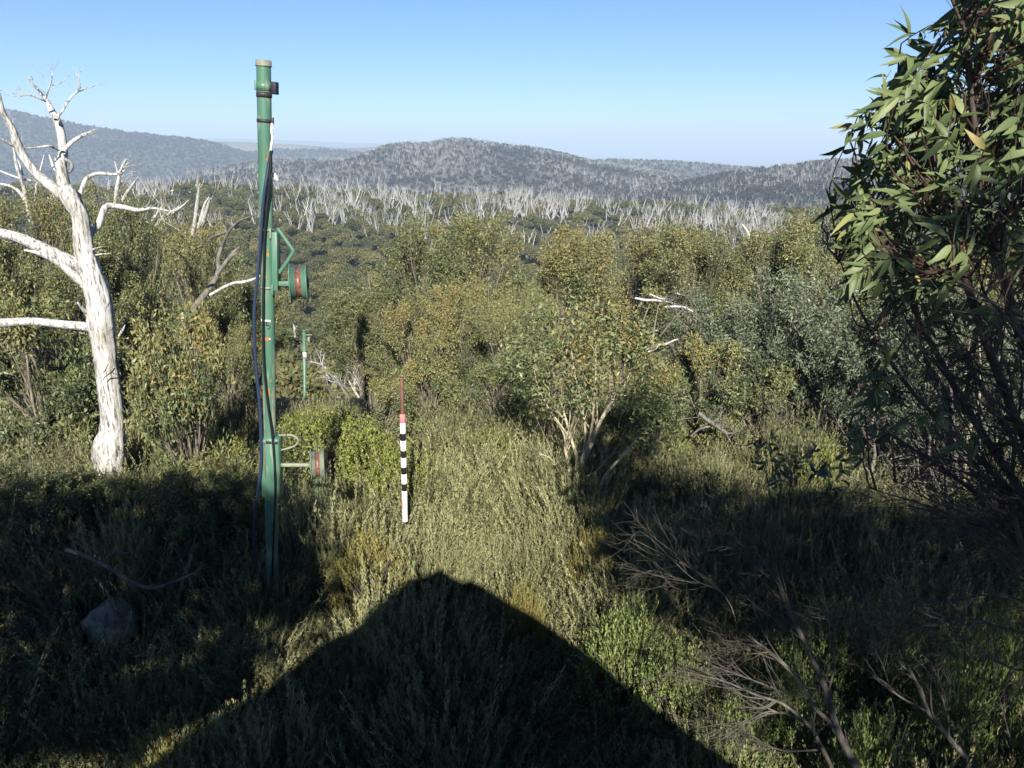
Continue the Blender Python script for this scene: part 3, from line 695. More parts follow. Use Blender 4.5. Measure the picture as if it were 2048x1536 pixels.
for a in [
 ('yellow', 655, 905, 12.0, 280, 105, 'large yellow green bush between the green pole and the striped marker', 0),
 ('yellow', 745, 905, 11.4, 190, 75, 'yellow green bush just left of the red band of the marker pole', 1),
 ('yellow', 805, 945, 10.6, 200, 75, 'yellow green bush right behind the striped section of the marker pole', 0),
 ('yellow', 590, 905, 13.2, 150, 85, 'yellow green bush close behind the lower wheel of the green pole', 1),
 ('yellow', 985, 890, 12.6, 150, 42, 'small yellow green bush left of the cream stemmed sapling', 0),
 ('yellow', 1650, 930, 10.6, 130, 70, 'bright yellow green bush at the right edge of the clearing', 1),
 ('yellow', 1345, 880, 12.6, 90, 50, 'small yellow green bush right of the cream stemmed sapling', 1),
 ('yellow', 450, 905, 11.6, 150, 60, 'yellow green bush left of the lower sleeve of the green pole', 0),
 ('pale', 590, 1050, 8.9, 90, 190, 'pale silvery green bush hard against the right of the green pole', 0),
 ('pale', 640, 1000, 9.6, 80, 110, 'smaller pale green bush below the lower wheel', 0),
 ('olive', 735, 1160, 8.0, 210, 110, 'olive gold heath bush between the green pole and the marker foot', 0),
 ('olive', 1190, 1110, 8.4, 130, 90, 'olive gold heath bush in the sunlit heath right of centre', 1),
 ('olive', 1045, 1230, 7.2, 120, 90, 'olive gold heath bush beside the point of the roof shadow', 0),
 ('olive', 330, 1530, 5.1, 220, 110, 'olive bush in the shade at the lower left', 1),
 ('green', 1245, 1340, 6.4, 230, 165, 'sunlit green bush on the right edge of the roof shadow', 0),
 ('green', 1345, 1400, 6.0, 220, 150, 'sunlit green bush below the tips of the dead branches', 1),
 ('green', 1470, 1480, 5.3, 220, 120, 'green bush at the foot of the leaning dead branches', 0),
 ('green', 1640, 1290, 6.4, 210, 120, 'shaded green bush behind the leaning dead branches', 1),
 ('green', 1790, 1260, 6.2, 200, 120, 'dappled green bush behind the second dead shrub at the right', 0),
 ('green', 1900, 1400, 5.2, 230, 140, 'dappled green bush beside the second dead shrub at the right', 1),
 ('green', 1750, 1500, 4.8, 240, 120, 'dim green bush between the two dead shrubs at the bottom right', 0),
 ('green', 1980, 1300, 5.6, 220, 130, 'shaded green bush near the right edge under the near tree', 1),
 ('green', 1590, 1420, 5.6, 180, 110, 'small dim green bush left of the thickest dead stem', 0),
]: bush(*a)

_b = P(210, 1192, 7.4); BUSHES += [(_b[0], 7.25, .62), (_b[0], 6.75, .55), (_b[0] + .1, 6.3, .4)]
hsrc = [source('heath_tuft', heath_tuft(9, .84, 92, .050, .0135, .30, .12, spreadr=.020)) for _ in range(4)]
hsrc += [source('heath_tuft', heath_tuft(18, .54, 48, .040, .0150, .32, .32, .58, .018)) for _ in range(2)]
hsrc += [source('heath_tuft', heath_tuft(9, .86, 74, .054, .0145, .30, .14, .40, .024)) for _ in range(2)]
NCL = 430
cyl = np.sqrt(rng.uniform(1.2 ** 2, 16 ** 2, NCL)); cxl = rng.uniform(-1, 1, NCL) * (cyl * .74 + 1.8)
crl = rng.uniform(.32, .72, NCL); chl = rng.uniform(.6, 1.25, NCL) * np.interp(crl, [.32, .72], [.8, 1.1])
csp = fbm(cxl / 1.6 + 3, cyl / 1.6 + 4, 3) + rng.normal(size=NCL) * .07; ctn = rng.normal(size=NCL) * .085 + fbm(cxl / 2.2 + 20, cyl / 2.2 + 7, 3) * .28 - .03
n = 17000
yy = np.sqrt(rng.uniform(1.6 ** 2, 21 ** 2, n * 2)); xx = rng.uniform(-1, 1, n * 2) * (yy * .74 + 1.6)
D2 = np.stack([((xx - a_) ** 2 + (yy - b_) ** 2) / c_ ** 2 for a_, b_, c_ in zip(cxl, cyl, crl)])
near_c = D2.argmin(0); dn = np.sqrt(D2[near_c, np.arange(len(xx))]); del D2
keep = rng.random(n * 2) < np.interp(yy, [2, 9, 12.5, 14.5, 15.5, 21], [1, .95, .85, .6, .05, .03]) * np.where(dn < 1.05, 1, .5)
xx, yy, near_c, dn = xx[keep][:n], yy[keep][:n], near_c[keep][:n], dn[keep][:n]; zz = gz(xx, yy)
dome = np.clip(1.05 - dn ** 2 * .68, .28, 1)
sc = np.clip(chl[near_c] * dome * (1 + .12 * rng.normal(size=len(xx))), .3, 1.5) * np.interp(yy, [2, 12, 18], [1.0, .95, .8])
pt = csp[near_c]
idx = np.where(pt > .15, 4 + rng.integers(0, 2, len(xx)), np.where(pt < -.14, 6 + rng.integers(0, 2, len(xx)), rng.integers(0, 4, len(xx))))
kb = np.ones(len(xx), bool)
for bx, by, br in BUSHES: kb &= (xx - bx) ** 2 + (yy - by) ** 2 > (br * .62) ** 2
xx, yy, zz, pt, sc, idx, near_c, dn = xx[kb], yy[kb], zz[kb], pt[kb], sc[kb], idx[kb], near_c[kb], dn[kb]
it = ctn[near_c] + np.where(pt > .15, .07, 0) + rng.normal(size=len(xx)) * .05
ox = (xx - cxl[near_c]) / crl[near_c]; oy = (yy - cyl[near_c]) / crl[near_c]; tl_ = np.minimum(1, 1 / np.maximum(dn, .01)) * .30
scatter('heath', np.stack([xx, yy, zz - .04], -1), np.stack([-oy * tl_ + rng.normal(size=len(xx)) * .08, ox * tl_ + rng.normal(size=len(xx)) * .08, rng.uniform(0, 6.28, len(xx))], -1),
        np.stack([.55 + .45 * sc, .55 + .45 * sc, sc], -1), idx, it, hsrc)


# ------------------------------------------------------------------ green lift pole
YP = 8.0
base = P(546, 1190, YP); base[2] = gz(base[0], YP)
lift = thing('lift_pole', 'tall green steel lift pole with two cable wheels, peeling paint and a 5 on it', 'lift pole', base)
def rel(px, py, y=YP): return P(px, py, y) - base
top = rel(527, 121); bot = rel(546, 1215)
axis = norm(top - bot)
RP = .0665
def along(py):
    """point on the pole axis at photo row py"""
    f = (py - 1190) / (121 - 1190.)
    # perspective-correct: intersect row plane
    lo, hi = 0., 1.
    for _ in range(40):
        mid = (lo + hi) / 2; p = bot + (top - bot) * mid + base
        d = p - np.array([0, 0, CAMZ]); u = (d[1] * sp_ + d[2] * cp) / (d[1] * cp - d[2] * sp_)
        if 768 - u * FPX > py: lo = mid
        else: hi = mid
    return bot + (top - bot) * ((lo + hi) / 2)
def ring(name, mat, py0, py1, r, lip=0, S=32):
    a, b = along(py0), along(py1); L_ = np.linalg.norm(a - b)
    pr = [(0, r * .2), (0, r), (L_, r), (L_, r * .2)]
    Vv, q = lathe(pr, b, axis, S)
    return obj(name, new_mesh(name, Vv, [q], mat), lift)
pr = [(0, RP), (.3, RP), (np.linalg.norm(top - bot), RP)]
Vv, q = lathe(pr, bot, axis, 40)
obj('post', new_mesh('post', Vv, [q], M_pole, smooth_=True), lift)
a_, b_ = along(121), along(133)
h_ = np.linalg.norm(a_ - b_)
Vv, q = lathe([(0, RP), (0, RP + .008), (.006, RP + .011), (.012, RP + .006), (h_, RP + .006), (h_ + .004, RP), (h_ + .006, .001)], b_, axis, 40)
obj('cap', new_mesh('cap', Vv, [q], M_capm), lift)
ring('sleeve', M_pole, 164, 182, RP + .004)
t1 = ring('tape_band', M_tape, 184, 195, RP + .006)
t2 = ring('tape_band', M_tape, 238, 245, RP + .006)
X = np.array([1., 0, 0]); Zv = axis; Yv = norm(np.cross(Zv, X)); Xv = norm(np.cross(Yv, Zv)); RM = np.stack([Xv, Yv, Zv], 1)
def pbox(name, mat, px, py0, py1, wpx, dy, dsz, parent=None, bv=.003, loc_x=None):
    """box fixed to the pole between two photo rows"""
    c0, c1 = along(py0), along(py1); c = (c0 + c1) / 2; hz = np.linalg.norm(c0 - c1)
    s = pixscale(px, (py0 + py1) / 2, YP)
    off = rel(px, (py0 + py1) / 2)[0] - c[0]
    Vv, f = box(c + Xv * off + np.array([0, dy, 0]), wpx * s, dsz, hz, RM)
    o = obj(name, new_mesh(name, Vv, [f], mat), parent or lift); bevel(o, bv); return o
pbox('junction_box', M_box, 547.5, 162, 187, 11, .03, .10)
pbox('side_lug', M_pole, 512, 162, 182, 5, .02, .07)
pbox('tape_end', M_tape, 545.5, 234, 247, 5, -.01, .03)
# old rope stub and insulator below the second tape
pts = np.array([rel(544, 247, YP - .03), rel(543, 262, YP - .05), rel(545, 275, YP - .04), rel(543, 288, YP - .06), rel(541, 303, YP - .06)])
Vv, F = tubes(resample(pts, 24), .009 + .004 * rng.random(24), 7)
obj('rope_stub', new_mesh('rope_stub', Vv, [F], M_rope, smooth_=True), lift)
pts = np.array([rel(545, 348, YP), rel(550, 352, YP), rel(553, 358, YP), rel(556, 361, YP - .02)])
Vv, F = tubes(resample(pts, 10), np.array([.012, .02, .024, .018, .02, .026, .022, .016, .012, .004]), 8)
obj('insulator', new_mesh('insulator', Vv, [F], M_rope, smooth_=True), lift)
pbox('insulator_bracket', M_capm, 517, 348, 358, 5, 0, .03)
# upper wheel bracket
pbox('bracket_plate', M_pole, 552.5, 462, 578, 11, -.005, .13)
pbox('bracket_flange', M_pole, 525.5, 470, 580, 4, .03, .09)
def strap(py, name='clamp_strap'):
    c = along(py); Vv, q = lathe([(-.009, RP), (-.009, RP + .010), (.009, RP + .010), (.009, RP)], c, axis, 32)
    obj(name, new_mesh(name, Vv, [q], M_worn), lift)
strap(459); strap(574)
pbox('clamp_bolt', M_worn, 545, 454, 474, 4, -.075, .022); pbox('clamp_bolt', M_pole, 549, 566, 586, 4, -.075, .022)
pts = np.array([rel(556, 456), rel(558, 460), rel(571, 479), rel(583, 496), rel(586, 502), rel(584, 508), rel(572, 527), rel(558, 546)])
Vv, F = tubes(resample(pts, 30), np.full(30, .0195), 12)
obj('strut', new_mesh('strut', Vv, [F], M_pole, smooth_=True), lift)
def wheel(px, py, r, wdt, axle_px, mats, axle_r, square, lean=0.0):
    c = rel(px, py); ax = norm(np.array([1, .20, lean]))
    wl = obj('wheel', None, lift) if False else None
    h = wdt / 2
    pr = [(-h * 1.0, r * .30), (-h, r * .97), (-h * .96, r), (-h * .90, r), (-h * .86, r * .97), (-h * .84, r * .84), (-h * .34, r * .80), (-h * .30, r * .72),
          (h * .30, r * .72), (h * .34, r * .80), (h * .84, r * .84), (h * .86, r * .97), (h * .90, r), (h * .96, r), (h, r * .97), (h, r * .30)]
    pr = np.array(pr); rim_o = obj('wheel', None, lift)
    Vv, q = lathe(pr, c, ax, 56)
    me = new_mesh('wheel', Vv, [q], [M_pole, M_rust, M_worn], midx=np.repeat(np.array(mats), 56), smooth_=False)
    bpy.data.objects.remove(rim_o)
    wo_ = obj('wheel', me, lift)
    Vv, q = lathe([(-h * 1.15, .02), (-h * 1.15, r * .3), (h * 1.15, r * .3), (h * 1.15, .02)], c, ax, 24)
    obj('hub', new_mesh('hub', Vv, [q], M_pole), wo_)
    a = rel(axle_px, py + 1); b = c - ax * h
    if square:
        Vv, f = box((a + b) / 2, np.linalg.norm(b - a), axle_r * 2, axle_r * 2); o = obj('axle', new_mesh('axle', Vv, [f], M_pole), lift); bevel(o)
    else:
        Vv, F = tubes(np.array([a + (b - a) * t for t in np.linspace(0, 1, 4)]), np.full(4, axle_r), 14); obj('axle', new_mesh('axle', Vv, [F], M_worn, smooth_=True), lift)
s1 = pixscale(597, 566, YP)
wheel(597.5, 566, 39 * s1, 34 * s1, 552, [0] * 6 + [1, 1, 1] + [0] * 6, .0225, True)
s2 = pixscale(636, 929, YP)
wheel(636, 929, 34 * s2, 27 * s2, 556, [0, 0, 2, 2, 0, 2, 1, 1, 1, 2, 2, 2, 2, 0, 0], .0235, False)
# lower channel sleeve
pbox('lower_sleeve', M_pole, 544, 872, 990, 37, 0, .16, bv=.02)
pbox('sleeve_seam', M_rust, 534.5, 876, 950, 1.6, -.081, .006, bv=.001)
pbox('sleeve_clamp', M_black, 546, 877.5, 881, 28, -.085, .02); pbox('clamp_nut', M_worn, 534, 874, 880, 6, -.088, .02); pbox('clamp_nut', M_worn, 551, 874, 880, 6, -.088, .02)
pts = [rel(558, 871), rel(572, 869.5), rel(585, 871), rel(594, 876), rel(596, 884), rel(590, 891), rel(578, 896), rel(562, 900)]
Vv, F = tubes(resample(np.array(pts), 36), np.full(36, .0115), 9)
obj('handle', new_mesh('handle', Vv, [F], M_worn, smooth_=True), lift)
for py0, py1, ang0, ang1 in ((768, 872, -2.55, -2.05), (772, 872, -1.0, -.35)):
    # bare worn strips of the pipe where the paint has gone
    a, b = along(py0), along(py1); ts = np.linspace(0, 1, 14); an = np.linspace(ang0, ang1, 5)
    W_ = .8 + .2 * rng.random((14, 1)); mid = (ang0 + ang1) / 2
    A2 = mid + (an[None] - mid) * W_ * np.minimum(1, .25 + 4 * ts[:, None])
    Vv = (a + (b - a) * ts[:, None])[:, None] + (RP + .0015) * (Xv * np.cos(A2)[..., None] + Yv * np.sin(A2)[..., None])
    idx = np.arange(14 * 5).reshape(14, 5); q = np.stack([idx[:-1, :-1], idx[:-1, 1:], idx[1:, 1:], idx[1:, :-1]], -1).reshape(-1, 4)
    obj('worn_strip', new_mesh('worn_strip', Vv.reshape(-1, 3), [q], M_worn, smooth_=True), lift)
def decal(name, mat, py0, py1, a0, a1, ragged=0, lift_=.002):
    a, b = along(py0), along(py1); m = 9; an = np.linspace(a0, a1, m)
    lo = 1 - ragged * rng.random(m)
    Vv = np.concatenate([[a + (RP + lift_) * (Xv * math.cos(x) + Yv * math.sin(x)), a + (b - a) * l + (RP + lift_) * (Xv * math.cos(x) + Yv * math.sin(x))] for x, l in zip(an, lo)]).reshape(-1, 3)
    idx = np.arange(2 * m).reshape(m, 2); q = np.stack([idx[:-1, 0], idx[:-1, 1], idx[1:, 1], idx[1:, 0]], -1)
    return obj(name, new_mesh(name, Vv, [q], mat), lift)
# (angle -pi/2 faces the camera)
M_orange_pr = noise_mat('orange primer', [(.3, (.30, .10, .015)), (.7, (.40, .17, .03))], 30, .6)
for py0, py1, a0, a1 in ((398, 403, -1.55, -1.30), (404, 416, -1.65, -1.10), (413, 424, -1.50, -1.25), (496, 503, -1.22, -1.08), (504, 513, -1.30, -1.0), (547, 551, -1.75, -1.5), (549, 556, -1.62, -1.35), (755, 762, -1.1, -.95), (785, 792, -.95, -.75)):
    decal('bare_primer_patch', M_orange_pr, py0, py1, a0, a1, .6)
decal('white_tape', M_white, 637, 643, -2.75, -.95, .6)
decal('orange_tape', M_orange, 672.5, 678, -2.75, -1.15, .15)
decal('tape_scrap', M_white, 673, 676.5, -1.14, -1.0, .2)
decal('black_mark', M_black, 673, 683, -1.98, -1.86, .5, .004)
# the painted 5: strokes lying on the pipe
def stroke(pts, w_, mat, name):
    PTS = []
    for px, py in pts:
        c = along(py); s = pixscale(px, py, YP); dx = np.clip((px - (c + base)[0] / s) * 1.0, -1e9, 1e9)
        xw = rel(px, py)[0] - c[0]; xw = np.clip(xw, -RP * .95, RP * .95)
        PTS.append(c + Xv * xw + Yv * -(math.sqrt(RP ** 2 - xw ** 2) + .002) * np.sign(Yv[1]))
    PTS = np.array(PTS); PTS = resample(PTS, 5 * len(PTS)); K = len(PTS)
    T = norm(np.gradient(PTS, axis=0)); Nn = norm(PTS - np.array([along(p[1]) for p in pts]).mean(0)); Sd = norm(np.cross(T, Yv[None] + 0 * T))
    Vv = np.concatenate([PTS + Sd * w_ / 2, PTS - Sd * w_ / 2]); i = np.arange(K - 1)
    q = np.stack([i, i + 1, i + 1 + K, i + K], -1)
    return obj(name, new_mesh(name, Vv, [q], mat), lift)
stroke([(537, 640), (537, 644), (537.2, 648.5)], .012, M_black, 'number_five')
stroke([(537, 641), (540, 643), (543.5, 643.5)], .013, M_brown, 'number_five_bar')
stroke([(537, 648), (540.5, 648), (543, 650.5), (543, 653.5), (540.5, 655), (538.5, 654.2)], .010, M_black, 'number_five_bowl')

# hose and cable hanging down the pole
cb = P(543, 300, 7.9)
hose = [(543, 301), (541, 312), (537, 332), (531, 370), (526, 410), (521.5, 470), (516, 545), (510, 600), (508, 650), (510, 705), (515, 765), (520, 820), (522, 870), (522, 930), (516, 980), (510, 1030), (508, 1080), (514, 1130), (528, 1170), (541, 1192)]
t = thing('cable_hose', 'blue black hose hanging in a long curve down the left of the green pole', 'hose', cb)
pts = np.array([P(a, b, 7.9 if 2 < i < 16 else 7.92) - cb for i, (a, b) in enumerate(hose)])
Vv, F = tubes(resample(pts, 110), np.full(110, .0165), 12)
obj('hose', new_mesh('hose', Vv, [F], M_blue, smooth_=True), t)
cab = [(543, 302), (541.5, 340), (538, 380), (533, 430), (529.5, 480), (528, 540), (527, 600), (526.5, 660), (527.5, 710), (531, 760), (537, 815), (543, 855), (547, 890), (549.5, 930), (551, 975), (549, 1040), (546, 1110), (545, 1190)]
t2_ = thing('power_cable', 'thin black cable lying against the front of the green pole', 'cable', cb + [0, -.01, 0])
pts = np.array([P(a, b, 7.905) - cb for a, b in cab])
Vv, F = tubes(resample(pts, 100), np.full(100, .0112), 10)
obj('cable', new_mesh('cable', Vv, [F], M_black, smooth_=True), t2_)

# ------------------------------------------------------------------ striped marker pole
YM = 9.0
mb = P(809, 1045, YM); mb[2] = gz(mb[0], YM)
mk = thing('snow_marker', 'striped black and white snow depth pole with a red band and rusty brown top', 'marker pole', mb)
mt = P(803, 755, YM) - mb; mbot = P(810, 1075, YM) - mb; mbot[2] = -.1
ma = norm(mt - mbot)
def mpoint(py):
    lo, hi = 0., 1.
    for _ in range(40):
        mid = (lo + hi) / 2; p = mbot + (mt - mbot) * mid + mb
        d = p - np.array([0, 0, CAMZ]); u = (d[1] * sp_ + d[2] * cp) / (d[1] * cp - d[2] * sp_)
        if 768 - u * FPX > py: lo = mid
        else: hi = mid
    return mbot + (mt - mbot) * ((lo + hi) / 2)
sm = pixscale(806, 900, YM)
def mband(name, mat, y0, y1, wpx):
    a, b = mpoint(y0), mpoint(y1); L_ = np.linalg.norm(a - b); r = wpx * sm / 2
    Vv, q = lathe([(0, .2 * r), (0, r * .97), (.003, r), (L_ - .003, r), (L_, r * .97), (L_, .2 * r)], b, ma, 24)
    return obj(name, new_mesh(name, Vv, [q], mat), mk)
mband('rusty_rod', M_brown, 755, 829, 8.0)
mband('red_band', M_pink, 828, 845.5, 11.2)
bands = [(845.5, 866, 1), (866, 881, 0), (881, 900.5, 1), (900.5, 915, 0), (915, 933.5, 1), (933.5, 948, 0), (948, 966.5, 1), (966.5, 981.5, 0), (981.5, 1042, 1)]
for a, b, wh in bands: mband('white_band' if wh else 'black_band', M_white if wh else M_black, a, b, 11.4 if wh else 9.8)
a, b = mpoint(999), mpoint(1016)
for i in range(3):
    c = mpoint(1001 + 6 * i); Vv, f = box(c + np.array([-11.4 * sm / 2 * .75, -11.4 * sm / 2 * .70, 0]), .012, .010, .030 * rng.uniform(.6, 1.2)); obj('paint_chip', new_mesh('paint_chip', Vv, [f], M_chip), mk)

# ------------------------------------------------------------------ second lift pole down the slope
YF = 37.0
fb = P(609.5, 860, YF); fb[2] = gz(fb[0], YF) - .1
fp = thing('lift_pole', 'small green lift pole with a white plate far down the slope', 'lift pole', fb)
ft = P(608, 661, YF) - fb
sf = pixscale(608, 730, YF)
Vv, q = lathe([(0, 3.4 * sf), (np.linalg.norm(ft), 3.4 * sf), (np.linalg.norm(ft) + .01, .01)], np.zeros(3), ft, 18)
obj('post', new_mesh('post', Vv, [q], M_pole, smooth_=True), fp)
Vv, q = lathe([(0, 3.4 * sf), (0, 4.2 * sf), (2.6 * sf, 4.2 * sf), (2.6 * sf, .1 * sf)], ft - [0, 0, 1.2 * sf], [0, 0, 1], 18)
obj('cap', new_mesh('cap', Vv, [q], M_pole), fp)
def fbox(name, mat, x0, y0, x1, y1, dep=.12, dy=0):
    c = P((x0 + x1) / 2, (y0 + y1) / 2, YF + dy) - fb
    Vv, f = box(c, abs(x1 - x0) * sf, dep, abs(y1 - y0) * sf); obj(name, new_mesh(name, Vv, [f], mat), fp)
fbox('cross_arm', M_worn, 611, 668.6, 624.5, 670.4); fbox('wheel', M_worn, 616.5, 673.5, 620.5, 685, .3); fbox('axle', M_pole, 611, 679, 617, 681)
fbox('white_plate', M_white, 605.8, 704.5, 612.6, 715.5, .02, -.11); fbox('lower_axle', M_worn, 612, 801.5, 632, 803.5); fbox('lower_wheel', M_worn, 630, 796, 634, 808, .3)

# ------------------------------------------------------------------ the white dead tree and other dead wood
def limb(name, pts, y, parent, org, mat, dy=0.0, S=10, rough=.06, K=None, tipcut=False):
    """pts [(px, py, width in photo px)] at distance y, leaning dy towards or away along its length"""
    K = K or max(12, 6 * len(pts))
    n_ = len(pts)
    W = [P(p[0], p[1], y + dy * (i / max(1, n_ - 1))) - org for i, p in enumerate(pts)]
    R = [.9 * p[2] * pixscale(p[0], p[1], y) / 2 for p in pts]
    C_ = resample(np.array(W), K); Rr = np.maximum(resample(np.c_[R, R, R], K)[:, 0], .002)
    Vv, F = tubes(C_, Rr, S)
    Vv = Vv.reshape(K, S, 3)
    # ridges along the grain and an uneven outline
    gr = 1 + rough * rng.normal(size=(1, S)) + rough * .45 * rng.normal(size=(K, S))
    Vv = C_[:, None] + (Vv - C_[:, None]) * gr[..., None]
    a = Vv[-1].mean(0); V2 = np.vstack([Vv.reshape(-1, 3), a[None]])
    last = (K - 1) * S + np.arange(S)
    tri = np.stack([last, np.roll(last, -1), np.full(S, K * S)], -1)
    return obj(name, new_mesh(name, V2, [F, tri], mat, smooth_=True), parent)
YD = 10.8
db = P(214, 1010, YD); db[2] = gz(db[0], YD)
dead = thing('dead_tree', 'large bleached white dead tree with twisting bare limbs at the left', 'dead tree', db)
def dl(nm, pts, dy=0, S=12, rough=.05): return limb(nm, pts, YD, dead, db, M_dead, dy, S, rough)
limb('trunk', [(205, 1040, 78), (206, 990, 52), (213, 960, 52), (220, 935, 54), (220, 900, 62), (226, 865, 46), (225, 820, 43), (220, 775, 42), (214, 730, 42), (208, 680, 45), (203, 645, 50), (200, 605, 46), (191, 568, 44), (180, 535, 38), (170, 505, 36), (166, 470, 34), (161, 430, 31), (148, 408, 33), (136, 386, 34), (129, 372, 24)], YD, dead, db, M_dead, -.15, 26, .075, K=140)
dl('limb', [(132, 392, 28), (126, 365, 26), (122, 330, 22), (126, 303, 19), (121, 264, 18), (112, 237, 16), (103, 221, 14), (95, 205, 11), (89, 195, 7), (76, 180, 5), (63, 163, 2)], .35)
dl('limb', [(140, 404, 24), (122, 388, 25), (98, 369, 23), (72, 346, 20), (47, 313, 18), (34, 283, 16), (24, 255, 13), (8, 229, 10), (-1, 195, 8), (-8, 165, 5)], -.5)
dl('limb', [(170, 560, 26), (160, 533, 28), (130, 519, 28), (98, 503, 26), (66, 488, 24), (33, 474, 21), (-6, 466, 19), (-60, 462, 15)], -.7, 14)
dl('limb', [(196, 590, 18), (172, 572, 20), (146, 549, 18), (117, 526, 13), (82, 508, 10), (48, 500, 4)], -.5)
dl('limb', [(206, 665, 22), (183, 655, 22), (127, 649, 20), (63, 643, 19), (0, 646, 21), (-70, 650, 18)], -.4, 14)
dl('branch', [(154, 405, 11), (158, 392, 11), (164, 377, 10), (173, 357, 9), (195, 347, 8), (228, 349, 7), (242, 345, 6), (250, 340, 3)], .4)
dl('branch', [(236, 348, 5), (241, 340, 5), (247, 326, 4), (255, 318, 2)], .2)
dl('branch', [(236, 347, 4), (234, 340, 3), (229, 322, 2)], .2)
dl('branch', [(174, 480, 15), (180, 468, 14), (196, 450, 14), (207, 420, 13), (213, 413, 13), (222, 411, 13), (247, 414, 11), (276, 420, 9), (306, 416, 6), (342, 422, 3), (358, 412, 2)], .6)
dl('branch', [(126, 305, 10), (132, 297, 9), (144, 284, 9), (164, 271, 7), (178, 265, 5), (190, 259, 2)], .4)
dl('branch', [(112, 240, 9), (117, 230, 8), (125, 222, 5), (137, 201, 5), (153, 185, 4), (170, 177, 3), (187, 173, 1.5)], .5)
dl('branch', [(91, 198, 4), (97, 180, 3), (103, 163, 2), (104, 149, 1.5)], -.2)
dl('branch', [(92, 203, 4), (82, 198, 4), (66, 192, 3), (50, 189, 3), (36, 194, 1.5)], -.3)
dl('branch', [(118, 300, 5), (107, 295, 5), (98, 292, 5), (72, 295, 4), (47, 297, 3)], -.4)
dl('branch', [(122, 366, 8), (119, 350, 8), (107, 334, 6), (102, 320, 5), (98, 309, 2)], .25)
dl('branch', [(112, 338, 4), (111, 325, 3), (110, 314, 2)], .1)
dl('branch', [(36, 297, 6), (18, 287, 6), (0, 278, 5), (-20, 274, 4)], -.3)
dl('branch', [(128, 318, 6), (135, 321, 7), (141, 326, 8), (144, 337, 7), (138, 346, 3)], .15)
dl('branch', [(188, 640, 16), (178, 630, 13), (166, 618, 8), (155, 605, 3)], -.3)
dl('branch', [(238, 672, 5), (243, 664, 6), (247, 657, 5), (250, 650, 1.5)], -.1)
dl('branch', [(174, 508, 4), (184, 500, 4), (195, 496, 3), (206, 493, 1.5)], -.3)
dl('branch', [(176, 506, 5), (190, 510, 4), (205, 508, 3), (222, 507, 1.5)], -.2)
dl('root', [(218, 960, 34), (205, 985, 28), (190, 1002, 20), (165, 1020, 14), (140, 1035, 10)], -.35)
dl('root', [(222, 965, 30), (228, 1000, 24), (236, 1030, 16)], -.3)
_q = [[(76, 180), (63, 163), (50, 150)], [(187, 173), (160, 182), (140, 198)], [(247, 326), (240, 342), (225, 349)], [(342, 422), (300, 416), (260, 417)], [(189, 260), (165, 271), (144, 284)], [(33, 474), (66, 488), (98, 503)], [(24, 255), (34, 283), (47, 313)], [(36, 194), (55, 189), (80, 197)], [(104, 149), (103, 165), (96, 182)]]
_pt = np.array([resample(np.array([P(a, b, YD + .1) - db for a, b in q_[::-1]]), 10) for q_ in _q]); _rd = np.ones((len(_q), 1)) * np.linspace(.016, .006, 10)[None]
q1, r1 = spawn(_pt, _rd, 5, .34, .9, (0, 0, .25), .2, 1, K=6, rf=.6, wig=.2); q2, r2 = spawn(q1, r1, 2, .18, .8, (0, 0, .1), .3, 1, K=5, rf=.6)
Vv, F = join([tubes(q1, r1, 4), tubes(q2, r2, 3)]); obj('twigs', new_mesh('twigs', Vv, F, M_dead, smooth_=True), dead)
for _pts in ([(206, 760), (212, 752), (224, 746), (236, 750)], [(207, 745), (212, 738), (216, 728)]):
    c_ = [(a, b, 2.2) for a, b in _pts]
    limb('split_twig', c_, YD - .30, dead, db, M_twig, 0, 5, .02)

def dead_stems(nm, label, cat, y, stems_, mat=M_dead, dys=.5, group=None, twigs=0, tl=.3, tmat=None):
    f = stems_[0][0]
    o_ = P(f[0], f[1], y)
    t_ = thing(nm, label, cat, o_, group)
    allp, allr = [], []
    for s_ in stems_:
        limb('branch', s_, y, t_, o_, mat, rng.uniform(-dys, dys), 7, .05)
        if twigs:
            W = np.array([P(p[0], p[1], y) - o_ for p in s_]); R = np.array([[p[2] * pixscale(p[0], p[1], y) / 2] * 3 for p in s_])
            allp.append(resample(W, 12)); allr.append(np.abs(resample(R, 12)[:, 0]))
    if twigs:
        q1, r1 = spawn(np.array(allp), np.array(allr), twigs, tl, .8, (0, 0, .1), .25, 1, K=6, rf=.55, wig=.18)
        q2, r2 = spawn(q1, r1, 3, tl * .55, .8, (0, 0, .05), .3, 1, K=5, rf=.6, wig=.15)
        Vv, F = join([tubes(q1, r1, 4), tubes(q2, r2, 3)])
        obj('twigs', new_mesh('twigs', Vv, F, tmat or mat, smooth_=True), t_)
    return t_
dead_stems('dead_tree', 'thin grey dead tree with crossing stems behind the left limb of the white dead tree', 'dead tree', 17.5,
   [[(62, 445, 10), (52, 400, 9), (45, 365, 8), (34, 335, 7), (26, 290, 5), (22, 262, 3)], [(72, 440, 8), (70, 405, 7), (73, 370, 5), (82, 335, 4), (88, 310, 2)], [(60, 420, 9), (42, 388, 8), (22, 373, 6), (-10, 366, 5)], [(72, 362, 4), (50, 359, 5), (34, 355, 5), (-5, 340, 4)], [(46, 350, 4), (38, 325, 4), (30, 315, 2)]])
dead_stems('dead_tree', 'short dead stem poking up left of the fork of the white dead tree', 'dead tree', 18, [[(110, 430, 9), (105, 405, 8), (102, 390, 6), (99, 380, 3)], [(106, 410, 4), (112, 398, 3), (113, 390, 2)]])
